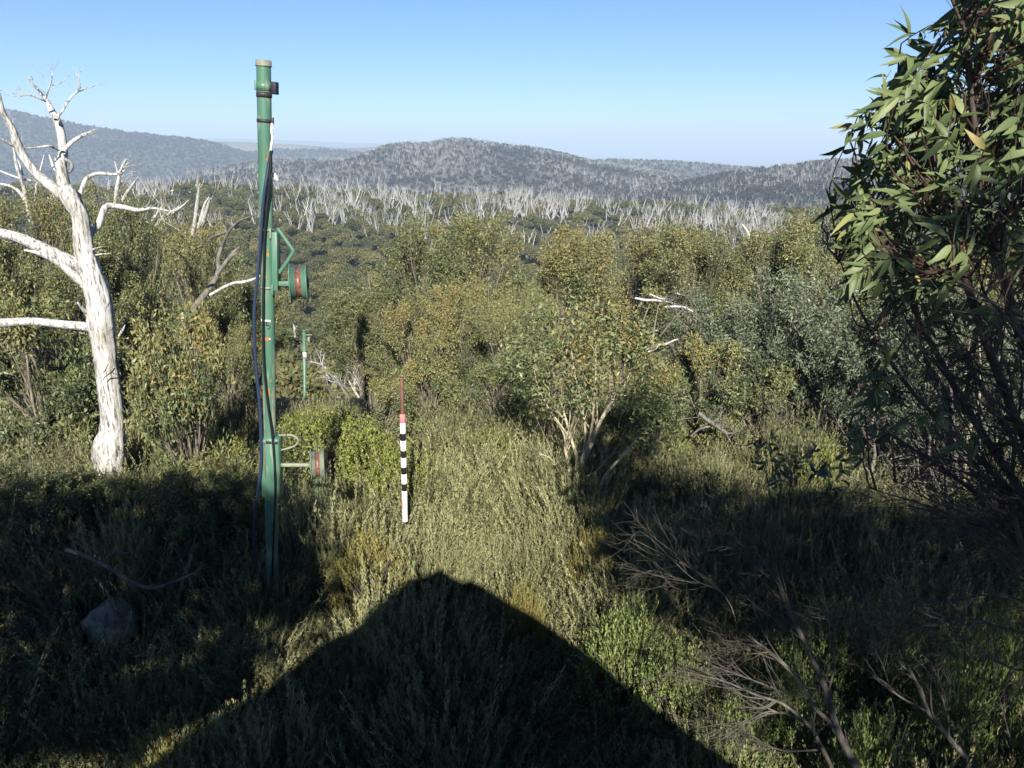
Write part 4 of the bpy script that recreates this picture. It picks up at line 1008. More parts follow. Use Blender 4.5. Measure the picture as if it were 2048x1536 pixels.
dead_stems('dead_tree', 'forked dead stems standing on top of the tall shrub right of the white dead tree', 'dead tree', 18.5, [[(230, 420, 10), (233, 385, 9), (240, 350, 8), (246, 335, 6), (252, 319, 3)], [(246, 400, 8), (255, 384, 7), (268, 366, 5), (276, 354, 2)], [(188, 410, 6), (188, 390, 6), (186, 372, 5), (184, 358, 3)]])
dead_stems('dead_tree', 'cluster of white dead stems left of the green pole above the canopy', 'dead tree', 55, [[(385, 470, 10), (390, 440, 9), (394, 410, 9), (397, 385, 7), (399, 368, 3)], [(396, 455, 8), (404, 430, 8), (410, 408, 6), (418, 394, 2)], [(404, 450, 9), (412, 425, 8), (419, 402, 5), (423, 396, 2)]], dys=2)
dead_stems('dead_tree', 'leaning white dead stems just above the rounded shrub left of the green pole', 'dead tree', 40, [[(312, 452, 9), (330, 432, 8), (350, 422, 7), (366, 412, 5), (377, 400, 2)], [(303, 445, 7), (315, 425, 6), (325, 412, 4)], [(355, 450, 6), (350, 435, 5), (346, 425, 3)], [(330, 452, 5), (326, 440, 4), (333, 425, 2)]], dys=2)
dead_stems('dead_tree', 'grey barked dead tree leaning right towards the green pole', 'dead tree', 13.6,
   [[(372, 650, 16), (390, 613, 15), (414, 583, 14), (431, 557, 13), (437, 540, 11), (436, 518, 9), (444, 490, 9)], [(444, 492, 9), (450, 478, 8), (460, 459, 7), (478, 442, 6), (494, 436, 4), (509, 430, 2)], [(456, 462, 6), (446, 466, 6), (434, 470, 6), (422, 476, 5), (413, 484, 3)], [(433, 550, 10), (446, 532, 9), (460, 514, 9), (470, 502, 8), (479, 494, 3)], [(441, 492, 5), (439, 478, 4), (437, 468, 2)], [(462, 513, 5), (470, 508, 4), (477, 503, 2)]], M_grey)
dead_stems('dead_tree', 'pale bare limb reaching behind the green pole below its upper wheel', 'dead tree', 13.4, [[(420, 590, 6), (434, 582, 7), (450, 573, 7), (468, 566, 7), (486, 564, 7), (505, 559, 6), (524, 550, 4)]], M_dead, .1)
dead_stems('dead_tree', 'sawn pale stump top showing above the bushy shrub right of the white trunk', 'dead tree', 11.2, [[(370, 690, 11), (368, 660, 11), (367, 640, 10), (366, 625, 10)]], M_dead, .05)
dead_stems('dead_tree', 'thin bleached dead stem standing above the rounded shrubs on the right', 'dead tree', 18.2, [[(1506, 540, 9), (1502, 500, 8), (1499, 478, 8), (1494, 462, 6), (1484, 448, 3)], [(1512, 530, 7), (1519, 508, 5), (1527, 488, 2)]], M_dead)
dead_stems('dead_branch', 'pale dead branches lying level in the shrubs right of the orange tipped sapling', 'dead branch', 13.2, [[(1270, 596, 5), (1290, 600, 6), (1315, 601, 6), (1342, 606, 5), (1352, 613, 5), (1372, 616, 5), (1386, 624, 4)], [(1352, 586, 4), (1362, 590, 5), (1376, 594, 3)], [(1300, 588, 4), (1318, 596, 4), (1330, 598, 3)], [(1330, 614, 4), (1352, 613, 5), (1372, 615, 4)]], M_dead, .3, twigs=5, tl=.35, tmat=M_grey)
dead_stems('dead_branch', 'curved white branch low beside the right of the orange tipped sapling', 'dead branch', 12.2, [[(1296, 704, 4), (1310, 698, 5), (1318, 690, 5), (1332, 688, 5), (1345, 682, 4), (1356, 678, 3)]], M_dead, .2)
dead_stems('dead_branch', 'orange brown bare stems beside the level pale branches', 'dead branch', 13.0, [[(1303, 700, 5), (1308, 660, 5), (1313, 630, 4), (1317, 610, 3)], [(1320, 672, 4), (1338, 650, 4), (1352, 632, 3), (1366, 620, 2)], [(1284, 650, 3), (1290, 632, 3), (1300, 608, 2)]], M_stem, .1)
dead_stems('fallen_log', 'grey fallen branch in the heath below the grey gum shrubs', 'log', 12.0, [[(1398, 826, 8), (1412, 838, 9), (1430, 850, 9), (1456, 868, 8)], [(1382, 872, 4), (1400, 858, 5), (1425, 852, 4), (1450, 850, 3)]], M_grey, .2, twigs=7, tl=.4)
dead_stems('dead_branch', 'cream bare stem leaning out of the heath right of the sapling', 'dead branch', 10.6, [[(1196, 985, 8), (1205, 962, 7), (1216, 944, 6), (1232, 925, 6), (1250, 908, 5), (1264, 890, 5), (1272, 876, 3)]], M_cream, .2, twigs=2, tl=.25, tmat=M_twig)
dead_stems('dead_brush', 'heap of bleached fallen branches beyond the yellow green bush', 'brush', 23, [[(700, 800, 6), (690, 785, 6), (676, 765, 5), (656, 756, 3)], [(718, 795, 6), (705, 775, 5), (692, 748, 3)], [(685, 800, 5), (672, 792, 5), (662, 780, 3)], [(712, 790, 5), (708, 768, 4), (712, 752, 2)], [(698, 782, 4), (684, 768, 4), (668, 752, 2)], [(722, 790, 4), (718, 765, 4), (706, 745, 2)]], M_snag, 1.0, twigs=6, tl=.6)
dead_stems('dead_tree', 'small bleached dead tree right of the small far lift pole', 'dead tree', 34, [[(655, 760, 5), (650, 735, 4), (640, 728, 3), (618, 722, 2)], [(652, 740, 4), (668, 715, 4), (675, 700, 2)], [(650, 745, 4), (645, 728, 3), (648, 710, 2)]], M_snag, 1.0, twigs=4, tl=.8)
dead_stems('dead_tree', 'bright little dead tree left of the small far lift pole top', 'dead tree', 44, [[(590, 675, 4), (589, 660, 4), (587, 648, 2)], [(589, 662, 3), (593, 652, 2)]], M_snag, .5)
dead_stems('dead_branch', 'weathered stem leaning at the foot of the central clump', 'dead branch', 14.4, [[(905, 850, 9), (925, 810, 8), (945, 780, 7), (962, 755, 6), (968, 735, 3)], [(905, 835, 3), (930, 818, 3), (958, 810, 2)]], M_grey, .3, twigs=3, tl=.5)
# pale bare stems in the thicket at the right edge
L = []
for i in range(15):
    px = rng.uniform(1720, 2060); py = rng.uniform(900, 985); hgt = rng.uniform(130, 300); ln = rng.normal() * 35
    wv = rng.normal(size=4) * 9
    dead_stems('bare_stem', 'pale upright bare stem in the thicket behind the near tree', 'stem', float(np.interp(py, [900, 985], [11.5, 9.6])),
      [[(px, py, rng.uniform(6, 11)), (px + ln * .3 + wv[0], py - hgt * .3, 8), (px + ln * .6 + wv[1], py - hgt * .65, 6), (px + ln + wv[2], py - hgt, 2.5)]], M_grey if i % 3 else M_cream, .3, 'bare stems in the thicket at the right', twigs=7, tl=.55, tmat=M_twig)
# dry brush heap on the left, behind the white tree's foot
def brush(label, px, py, y, wpx, hpx, n, mat, nm='dead_brush'):
    o_ = P(px, py, y); o_[2] = gz(o_[0], y); s = pixscale(px, py, y)
    t_ = thing(nm, label, 'brush', o_)
    c = np.c_[rng.normal(size=(n, 1)) * wpx * s * .25, rng.normal(size=(n, 1)) * .35, rng.random((n, 1)) * hpx * s * .7]
    d = norm(np.c_[rng.normal(size=(n, 2)), rng.normal(size=(n, 1)) * .5 + .3])
    t = np.linspace(0, 1, 7)[None, :, None]; L_ = rng.uniform(.4, 1.1, (n, 1, 1))
    Q = c[:, None] + d[:, None] * L_ * t + rng.normal(size=(n, 1, 3)) * .25 * t ** 2
    R = rng.uniform(.004, .012, (n, 1)) * (1 - .8 * np.linspace(0, 1, 7)[None])
    q2, r2 = spawn(Q, R, 5, .4, .7, (0, 0, .1), .2, 1, K=5, rf=.6, wig=.15); q3, r3 = spawn(q2, r2, 2, .2, .8, (0, 0, 0), .2, 1, K=4, rf=.7)
    Vv, F = join([tubes(Q, R, 5), tubes(q2, r2, 3), tubes(q3, r3, 3)])
    obj('twigs', new_mesh('twigs', Vv, F, mat, smooth_=True), t_)
brush('heap of dry brown twigs left of the white dead trunk', 90, 900, 11.0, 230, 80, 60, M_twig)
brush('dark tangle of dry twigs in the shade at the lower left edge', 90, 1160, 7.6, 260, 110, 70, M_twig)
brush('dark tangle of twigs behind the boulder', 290, 1130, 8.2, 300, 110, 70, M_twig)
brush('grey dry twigs at the feet of the central clump', 900, 850, 14.2, 260, 60, 60, M_grey)
brush('dark dry twigs under the grey gum shrubs on the right', 1560, 880, 12.8, 420, 170, 150, M_grey)
brush('dry twigs under the thicket at the right edge', 1900, 930, 10.4, 420, 190, 150, M_grey)

# boulder and fallen branches in the shade at the lower left
bo = P(210, 1192, 7.4); bo[2] = gz(bo[0], 7.2)
bm = bmesh.new(); bmesh.ops.create_icosphere(bm, subdivisions=5, radius=1)
sb_ = pixscale(222, 1200, 7.2)
for vv in bm.verts:
    x, y, z = vv.co; f = 1 + .45 * float(fbm(x * 1.2 + 4, y * 1.2 + z * 1.7 + 2, 2)) + .08 * float(fbm(x * 6 + 9, y * 6 + z * 7, 3))
    vv.co = Vector((x * 46 * sb_ * f * (1.0 if x < 0 else 1.25 - .35 * z), y * .30 * f, (z * .5 + .40) * 96 * sb_ * f))
me = bpy.data.meshes.new('boulder'); bm.to_mesh(me); bm.free(); me.materials.append(M_rock)
for p_ in me.polygons: p_.use_smooth = True
obj('boulder', me, None, bo, label='rounded grey granite boulder in the shade at the lower left', category='boulder')
dead_stems('fallen_branch', 'dark fallen branch crossing above the boulder', 'branch', 7.5, [[(130, 1098, 9), (165, 1110, 10), (200, 1125, 10), (240, 1150, 9), (275, 1170, 10), (310, 1176, 9), (345, 1165, 7), (385, 1148, 5), (410, 1130, 3)], [(205, 1127, 6), (222, 1110, 5), (260, 1105, 3)]], M_twig, .3, twigs=5, tl=.4, tmat=M_twig)

# ------------------------------------------------------------------ leaning dead shrubs at the lower right
def dead_shrub(label, y, mains, n1, n2, n3, l1, l2, l3, bias, mat=M_dshrub, tm=M_twig, dy=.4):
    f = mains[0][0]; o_ = P(f[0], f[1], y)
    t_ = thing('dead_shrub', label, 'dead shrub', o_)
    PT, RD = [], []
    for j, s_ in enumerate(mains):
        d_ = 0 if j == 0 else rng.uniform(-dy, dy)
        limb('stem', [(p[0], p[1], p[2] * .8) for p in s_], y, t_, o_, mat, d_, 9, .07)
        n_ = len(s_)
        W = np.array([P(p[0], p[1], y + d_ * i / max(1, n_ - 1)) - o_ for i, p in enumerate(s_)]); R = np.array([[p[2] * pixscale(p[0], p[1], y) / 2] * 3 for p in s_])
        PT.append(resample(W, 14)); RD.append(np.maximum(resample(R, 14)[:, 0], .002))
    PT = np.array(PT); RD = np.array(RD)
    q1, r1 = spawn(PT, RD, n1, l1, .55, bias, .25, 1, K=8, rf=.5, wig=.16, rmax=.008)
    q2, r2 = spawn(q1, r1, n2, l2, .55, np.array(bias) * .5, .25, 1, K=6, rf=.6, wig=.14)
    q3, r3 = spawn(q2, r2, n3, l3, .6, np.array(bias) * .3, .3, 1, K=5, rf=.7, wig=.12)
    r1 = np.maximum(r1, .0014); r2 = np.maximum(r2, .0011); r3 = np.maximum(r3, .0009)
    Vv, F = join([tubes(q1, r1, 5), tubes(q2, r2, 4), tubes(q3, r3, 3)])
    obj('twigs', new_mesh('twigs', Vv, F, tm, smooth_=True), t_)
dead_shrub('leaning grey dead shrub with fine twigs at the bottom right, the thicker one', 4.6,
   [[(1740, 1580, 27), (1714, 1536, 25), (1678, 1466, 22), (1660, 1410, 19), (1647, 1368, 18), (1611, 1288, 16), (1580, 1225, 13), (1562, 1180, 10), (1548, 1120, 6), (1540, 1070, 3)],
    [(1676, 1462, 14), (1650, 1435, 12), (1629, 1413, 11), (1593, 1355, 9), (1548, 1310, 7), (1486, 1265, 3)],
    [(1668, 1550, 13), (1660, 1529, 13), (1638, 1484, 12), (1615, 1448, 10), (1566, 1408, 8), (1513, 1390, 6), (1450, 1363, 4), (1379, 1345, 2)],
    [(1585, 1232, 6), (1570, 1190, 5), (1530, 1130, 4), (1490, 1060, 2)],
    [(1470, 1235, 4), (1459, 1207, 4), (1437, 1180, 4), (1387, 1158, 3), (1330, 1105, 1.5)],
    [(1655, 1390, 6), (1668, 1330, 5), (1660, 1270, 4), (1655, 1215, 2)],
    [(1600, 1440, 7), (1560, 1425, 6), (1500, 1440, 4), (1440, 1480, 2)],
    [(1610, 1450, 6), (1560, 1385, 5), (1490, 1355, 4), (1420, 1330, 2)],
    [(1640, 1500, 6), (1560, 1500, 5), (1500, 1470, 3)]], 8, 4, 3, .5, .28, .14, (-.25, 0, .1))
dead_shrub('second leaning dead shrub with pale stems at the bottom right', 4.8,
   [[(1985, 1580, 18), (1950, 1536, 17), (1897, 1475, 15), (1870, 1440, 14), (1856, 1422, 12), (1834, 1368, 9), (1812, 1325, 7), (1798, 1290, 4)],
    [(1861, 1426, 8), (1830, 1410, 7), (1803, 1395, 6), (1760, 1365, 4), (1740, 1345, 2)],
    [(1836, 1370, 5), (1818, 1345, 4), (1790, 1318, 2)], [(1815, 1330, 4), (1806, 1290, 3), (1808, 1250, 1.5)],
    [(1900, 1480, 5), (1890, 1420, 5), (1880, 1370, 3)]], 6, 3, 3, .36, .2, .12, (-.1, 0, .2))
dead_shrub('grey twigs reaching in from the right edge below the near tree', 4.4,
   [[(2110, 1290, 12), (2060, 1270, 10), (2000, 1253, 8), (1930, 1240, 6), (1860, 1245, 4), (1800, 1255, 2)],
    [(2090, 1240, 8), (2040, 1200, 7), (1980, 1190, 5), (1900, 1200, 3), (1850, 1215, 1.5)],
    [(2100, 1160, 10), (2040, 1110, 8), (1960, 1060, 6), (1880, 1030, 4), (1800, 1005, 2)],
    [(2100, 1330, 8), (2040, 1340, 6), (1990, 1320, 4), (1950, 1290, 2)]], 9, 4, 3, .5, .28, .14, (-.3, 0, .05))
dead_shrub('fine upright dead twigs in the shade right of the thick dead stem', 5.2,
   [[(1790, 1440, 4), (1780, 1380, 4), (1765, 1330, 3), (1745, 1290, 1.5)], [(1960, 1420, 4), (1940, 1360, 4), (1945, 1320, 3), (1930, 1260, 1.5)], [(2020, 1480, 5), (2005, 1420, 4), (1990, 1360, 3), (2000, 1310, 1.5)]], 6, 3, 3, .36, .2, .1, (0, 0, .3))

# dark leaved sapling in the shade of the roof, right of centre
yq = 7.6
so = P(1570, 1010, yq); so[2] = gz(so[0], yq)
ds = thing('gum_seedling', 'dark leaved young gum standing in shade right of centre', 'gum seedling', so)
mains = [[(1545, 1040), (1540, 990), (1530, 940), (1515, 905)], [(1575, 1040), (1578, 985), (1590, 930), (1600, 895)], [(1560, 1040), (1562, 990), (1560, 940), (1555, 900)], [(1590, 1040), (1610, 985), (1630, 945), (1650, 915)], [(1600, 1040), (1640, 1000), (1668, 975)]]
PT = np.array([resample(np.array([P(a, b, yq + rng.normal() * .15) - so for a, b in m_]), 10) for m_ in mains]); PT[:, 0, 2] = 0
RD = np.ones((len(mains), 1)) * np.linspace(.008, .003, 10)[None]
q1, r1 = spawn(PT, RD, 6, .28, .8, (0, 0, .2), .4, 1, K=5, rf=.6)
Vv, F = join([tubes(PT, RD, 6), tubes(q1, r1, 4)]); obj('stems', new_mesh('stems', Vv, F, M_dkstem, smooth_=True), ds)

# ------------------------------------------------------------------ the near gum at the right edge
def blade(n_=5, sick=.10, droop=.22):
    """one real leaf: folded along the midrib and curved, length 1 along +x"""
    t = np.linspace(0, 1, n_ + 2)
    wv = np.array([0] + list(np.interp(np.linspace(.15, .88, n_), [0, .15, .35, .6, .88, 1], [0, .8, 1.0, .85, .35, 0])) + [0])
    V_, F_ = [], []
    z = -droop * t ** 2 + .05 * t; y0 = sick * np.sin(t * 2.2)
    V_.append((0, 0, 0)); F4, F3 = [], []
    for i in range(1, n_ + 1):
        V_ += [(t[i], y0[i] + wv[i] * .5, z[i] + .035 * wv[i]), (t[i], y0[i], z[i]), (t[i], y0[i] - wv[i] * .5, z[i] + .035 * wv[i])]
    V_.append((1, y0[-1], z[-1]))
    e = len(V_) - 1
    F3 += [(0, 2, 1), (0, 3, 2), (e, e - 3, e - 2), (e, e - 2, e - 1)]
    for i in range(n_ - 1):
        b = 1 + 3 * i; F4 += [(b, b + 1, b + 4, b + 3), (b + 1, b + 2, b + 5, b + 4)]
    return np.array(V_, float), np.array(F4), np.array(F3)
BL = [blade(5, a_, b_) for a_, b_ in ((.10, .22), (.32, .38), (-.28, .30), (.5, .10))]
BV_, BF4, BF3 = BL[0]; BLV = np.array([b_[0] for b_ in BL])
def leaf_frames(ax, nr):
    ax = norm(ax); y = norm(np.cross(nr, ax)); z = np.cross(ax, y)
    return np.stack([ax, y, z], -1)
def big_leaves(pos, ax, nr, L_, W_):
    R = leaf_frames(ax, nr)
    loc = BLV[np.arange(len(pos)) % len(BL)] * np.stack([L_, W_, L_], -1)[:, None, :]
    Vv = np.einsum('nij,nkj->nki', R, loc) + pos[:, None]
    n_ = len(pos); o_ = (np.arange(n_) * len(BV_))[:, None, None]
    return Vv.reshape(-1, 3), [(BF4[None] + o_).reshape(-1, 4), (BF3[None] + o_).reshape(-1, 3)]
# leaves of the dark seedling
m_ = 170; k = rng.integers(0, len(q1), m_); s_ = rng.uniform(.3, 1, m_) * 3.99; j = s_.astype(int)
pos = q1[k, j] + (q1[k, j + 1] - q1[k, j]) * (s_ - j)[:, None]
ax = norm(norm(q1[k, -1] - q1[k, 0]) * .6 + rng.normal(size=(m_, 3)) * .55 + [0, 0, -.25]); nr = rng.normal(size=(m_, 3)) * .5 + [0, -.3, .8]
sz = rng.uniform(.8, 1.3, m_)
Vv, F = big_leaves(pos, ax, nr, .105 * sz, .036 * sz)
obj('leaves', new_mesh('leaves', Vv, F, M_gum, np.concatenate([np.repeat(np.clip(rng.normal(.25, .08, m_), 0, 1), len(BF4)), np.repeat(np.full(m_, .25), len(BF3))]), smooth_=True), ds, kind='stuff')

NS = 1.22
no = np.array([2.75 * NS, 3.3 * NS, 0.]); no[2] = gz(no[0], no[1])
near = thing('gum_tree', 'near gum tree with long green leaves and dark stems filling the right edge', 'gum tree', no)
hub_ = P(2190, 1280, 3.2 * NS)
ST = [([(2150, 1160), (2060, 1010), (1960, 860), (1880, 720), (1820, 600), (1770, 470), (1745, 400)], 3.0, -.3, 30),
      ([(2160, 1100), (2060, 900), (1985, 720), (1930, 560), (1890, 400), (1865, 250), (1850, 150)], 2.9, -.3, 30),
      ([(2180, 1050), (2100, 820), (2030, 640), (1980, 440), (1950, 260), (1935, 120), (1925, 40)], 2.8, -.4, 32),
      ([(2210, 1000), (2150, 780), (2090, 560), (2050, 340), (2030, 150), (2015, 0), (2000, -120)], 3.0, -.2, 32),
      ([(2240, 1000), (2220, 700), (2190, 450), (2170, 200), (2150, 0), (2140, -200)], 3.1, .2, 34),
      ([(2140, 1180), (2040, 1010), (1940, 900), (1830, 790), (1760, 690), (1710, 600), (1680, 520)], 3.1, .2, 22),
      ([(2150, 1150), (2070, 960), (1990, 820), (1920, 700), (1850, 580), (1800, 480), (1740, 330)], 3.4, .2, 22),
      ([(2130, 1200), (2030, 1060), (1930, 970), (1830, 900), (1760, 860), (1700, 850)], 3.0, -.3, 16),
      ([(2130, 1210), (2050, 1110), (1960, 1040), (1860, 1000), (1790, 960)], 2.9, -.4, 14),
      ([(2200, 1000), (2120, 760), (2070, 600), (2000, 500), (1930, 430), (1870, 380)], 2.6, -.3, 18),
      ([(2170, 1080), (2080, 880), (2000, 700), (1960, 560), (1900, 480), (1830, 400)], 3.5, .3, 20),
      ([(2200, 980), (2120, 800), (2060, 700), (1990, 610), (1910, 560), (1850, 540)], 2.4, -.2, 14)]
for _ in range(16):
    a0, b0 = rng.uniform(2090, 2200), rng.uniform(1000, 1260); a1, b1 = rng.uniform(1690, 2040), rng.uniform(560, 980)
    mid_ = [(a0 + (a1 - a0) * f_ + rng.normal() * 22, b0 + (b1 - b0) * f_ - 45 * math.sin(f_ * 3.1) * rng.uniform(-.6, 1) + rng.normal() * 12) for f_ in (0, .25, .5, .75, 1)]
    ST.append((mid_, rng.uniform(2.7, 3.9), rng.uniform(-.4, .4), rng.uniform(9, 18)))
PT, RD = [], []
for s_, y0, dy, w0 in ST:
    W = [hub_ - no] + [P(a, b, NS * (y0 + dy * i / len(s_))) - no for i, (a, b) in enumerate(s_)]
    c_ = resample(np.array(W), 22); PT.append(c_); RD.append(np.linspace(w0, w0 * .16, 22) * pixscale(2000, 700, 3.0 * NS) / 2 * .8)
PT = np.array(PT); RD = np.array(RD)
for i in range(len(PT)):
    Vv, F = tubes(PT[i], RD[i] * (1 + .06 * rng.normal(size=22)), 9); obj('stem', new_mesh('stem', Vv, [F], M_dkstem, smooth_=True), near)
tb = np.array([[0, 0, -.1], [.05, .02, 1.0], [.0, 0, 2.0], list(hub_ - no)]); c_ = resample(tb, 20)
Vv, F = tubes(c_, np.linspace(.085, .05, 20), 12); obj('trunk', new_mesh('trunk', Vv, [F], M_dkstem, smooth_=True), near)
# leafy shoots: tips spread through the crown outline, each joined to the closest stem
from mathutils.geometry import intersect_point_line
CROWN = np.array([(1965, -60), (1915, 20), (1860, 75), (1800, 115), (1760, 165), (1745, 215), (1745, 270), (1720, 310), (1690, 350), (1660, 400), (1665, 445), (1690, 470), (1660, 510), (1690, 545), (1720, 580), (1790, 600), (1850, 620), (1930, 640), (2060, 640), (2350, 640), (2350, -260), (1990, -260)], float)
def inside(px, py, poly):
    c = np.zeros(len(px), bool); j = len(poly) - 1
    for i in range(len(poly)):
        xi, yi = poly[i]; xj, yj = poly[j]
        c ^= ((yi > py) != (yj > py)) & (px < (xj - xi) * (py - yi) / (yj - yi + 1e-9) + xi); j = i
    return c
n_ = 2000
px = rng.uniform(1640, 2350, n_); py = rng.uniform(-260, 640, n_)
k = inside(px, py, CROWN); px, py = px[k], py[k]
dens = np.where(py < 330, 1.0, np.interp(py, [330, 640], [.85, .30])) * np.where((px < 1800) & (py > 330), 1.8, 1)
k = rng.random(len(px)) < dens * np.interp(px, [1640, 2050, 2350], [1.0, .9, .55]); px, py = px[k][:430], py[k][:430]
ex = rng.uniform(1700, 2120, 20); ey = rng.uniform(600, 900, 20); kx = ey < 1000 - .0 * ex
px = np.r_[px, ex[kx]]; py = np.r_[py, ey[kx]]
yt = 2.9 + rng.normal(size=len(px)) * .36; yt = np.clip(yt, 2.25, 3.8)
tips = np.array([P(a, b, y * NS) for a, b, y in zip(px, py, yt)]) - no
flat = PT[:, 7:].reshape(-1, 3); fr = RD[:, 7:].reshape(-1)
# choose a stem point below the tip
D = np.linalg.norm(tips[:, None] - flat[None] - np.array([0, 0, .28]), axis=-1) + rng.random((len(tips), len(flat))) * .12
st = flat[D.argmin(1)]
s8 = np.linspace(0, 1, 8)[None, :, None]
TW = st[:, None] * (1 - s8) + tips[:, None] * s8 + rng.normal(size=(len(tips), 1, 3)) * .07 * np.sin(s8 * np.pi) + rng.normal(size=(len(tips), 8, 3)) * .008
TR = np.linspace(.0048, .0014, 8)[None] * rng.uniform(.8, 1.3, (len(tips), 1))
Vv, F = tubes(TW, TR, 5); obj('twigs', new_mesh('twigs', Vv, [F], M_redtwig, smooth_=True), near)
# bare dark twigs in the lower half
low = PT[:, 3:14]
q1, r1 = spawn(PT[:, :17], RD[:, :17], 20, .42, .8, (-.15, 0, .15), .2, .95, K=7, rf=.4, wig=.16, rmax=.006)
q2, r2 = spawn(q1, r1, 4, .24, .8, (-.1, 0, .1), .25, 1, K=6, rf=.65, wig=.14)
Vv, F = join([tubes(q1, np.maximum(r1, .0015), 4), tubes(q2, np.maximum(r2, .0011), 3)]); obj('bare_twigs', new_mesh('bare_twigs', Vv, F, M_dkstem, smooth_=True), near)
# leaves, drooping from the shoots
per = 11
i = np.repeat(np.arange(len(tips)), per); n_ = len(i)
s_ = rng.uniform(.4, 1.0, n_) ** .6 * 6.99; j = np.minimum(s_.astype(int), 6)
pos = TW[i, j] + (TW[i, j + 1] - TW[i, j]) * (s_ - j)[:, None]
sd = norm(TW[:, -1] - TW[:, -3])[i]
ax = norm(sd * .35 + np.array([-.38, -.10, -.42]) + rng.normal(size=(n_, 3)) * .46)
nr = norm(np.array([-.05, -.80, .58]) + rng.normal(size=(n_, 3)) * .42)
Ln = .096 * rng.uniform(.65, 1.3, n_); Wn = .0225 * rng.uniform(.75, 1.25, n_) * np.sqrt(Ln / .096)
tint = np.clip(rng.normal(.5, .16, n_), 0, .9); yl = rng.random(n_) < .03; tint[yl] = rng.uniform(.9, 1, yl.sum())
tip_w = pos + no
dd = np.linalg.norm(tip_w - [0, 0, CAMZ], axis=1)
rel_ = tip_w - [0, 0, CAMZ]; fw = rel_[:, 1] * cp - rel_[:, 2] * sp_; up_ = rel_[:, 1] * sp_ + rel_[:, 2] * cp
ppx = 1024 + rel_[:, 0] / fw * FPX; ppy = 768 - up_ / fw * FPX
score = dd + np.where((ppx > 1600) & (ppx < 2030) & (ppy > 5) & (ppy < 900), 0, 50)
od = np.argsort(score); single = od[:300]; rest = od[300:]
Vv, F = big_leaves(pos[rest], ax[rest], nr[rest], Ln[rest], Wn[rest])
obj('foliage', new_mesh('foliage', Vv, F, M_near, np.concatenate([np.repeat(tint[rest], len(BF4)), np.repeat(tint[rest], len(BF3))]), smooth_=True), near, kind='stuff')
LM = [[new_mesh('leaf', b_, [BF4, BF3], M_near, np.full(len(BF4) + len(BF3), tv), smooth_=True) for tv in (.30, .42, .52, .62, .75, .95)] for b_ in BLV]
FR = leaf_frames(ax, nr)
for q_ in single:
    o = obj('leaf', LM[int(q_) % len(BL)][int(np.argmin(np.abs(np.array([.30, .42, .52, .62, .75, .95]) - tint[q_])))], near)
    M4 = Matrix(np.c_[FR[q_] * np.array([Ln[q_], Wn[q_], Ln[q_]])[None], pos[q_]].tolist() + [[0, 0, 0, 1]])
    o.matrix_local = M4

# ------------------------------------------------------------------ trees and an added roof shape behind the camera throw the big shade
# the hut is unseen, added with its roof shaped from the shadow outline
edge = [(300, 1536), (420, 1440), (500, 1395), (560, 1345), (620, 1300), (655, 1276), (690, 1268), (735, 1236), (780, 1190), (812, 1160), (850, 1150), (880, 1136), (900, 1150), (925, 1164), (942, 1158), (975, 1176), (1020, 1206), (1070, 1232), (1130, 1272), (1200, 1325), (1290, 1400), (1390, 1475), (1480, 1536)]
YW = -.22
prof = []
for a, b in edge:
    g_ = PXY(a, b, .45); t_ = (g_[1] - YW) / -TO_SUN[1]; prof.append(g_ + TO_SUN * t_)
prof = np.array(prof)[:, [0, 2]]
prof[:, 1] = np.minimum(prof[:, 1], CAMZ + .6)
l0, l1 = prof[0], prof[-1]
sl0 = (prof[1, 1] - l0[1]) / (prof[1, 0] - l0[0]); 
prof = np.vstack([[l0[0] - 1.2, l0[1] - 1.0], prof, [l1[0] + 1.0, l1[1] - .8]])
m_ = len(prof); DEP = 2.4
occluder = thing('unseen_occluder', 'unseen added hut with a gable roof behind the viewpoint', 'occluder', (0, YW, 0))
Vf = np.c_[prof[:, 0], np.zeros(m_), prof[:, 1]]; Vb = Vf - [0, DEP, 0]
Vi = Vf - [0, 0, .07]; Vib = Vb - [0, 0, .07]
Vv = np.vstack([Vf, Vb, Vi, Vib]); i = np.arange(m_ - 1)
q = np.vstack([np.stack([i, i + 1, i + 1 + m_, i + m_], -1), np.stack([i + 2 * m_, i + 3 * m_, i + 1 + 3 * m_, i + 1 + 2 * m_], -1), np.stack([i, i + 2 * m_, i + 1 + 2 * m_, i + 1], -1), np.stack([i + m_, i + 1 + m_, i + 1 + 3 * m_, i + 3 * m_], -1)])
M_roof = noise_mat('roof iron', [(.3, (.10, .11, .11)), (.7, (.22, .23, .23))], 3, .5)
obj('roof', new_mesh('roof', Vv, [q], M_roof), occluder)
pw = prof[2:-2]; m2 = len(pw); i = np.arange(m2 - 1)
for nm_, yo in (('wall', -.05), ('wall', -DEP + .05)):
    Vt = np.c_[pw[:, 0], np.full(m2, yo), pw[:, 1] - .075]; Vg = Vt.copy(); Vg[:, 2] = 0.
    obj(nm_, new_mesh(nm_, np.vstack([Vt, Vg]), [np.stack([i, i + m2, i + 1 + m2, i + 1], -1)], M_twig), occluder)
for xx_, zz_t in ((pw[0, 0], pw[0, 1]), (pw[-1, 0], pw[-1, 1])):
    Vv, f = box((xx_, -DEP / 2, (zz_t - .1) / 2), .08, DEP - .1, zz_t - .12); obj('wall', new_mesh('wall', Vv, [f], M_twig), occluder)

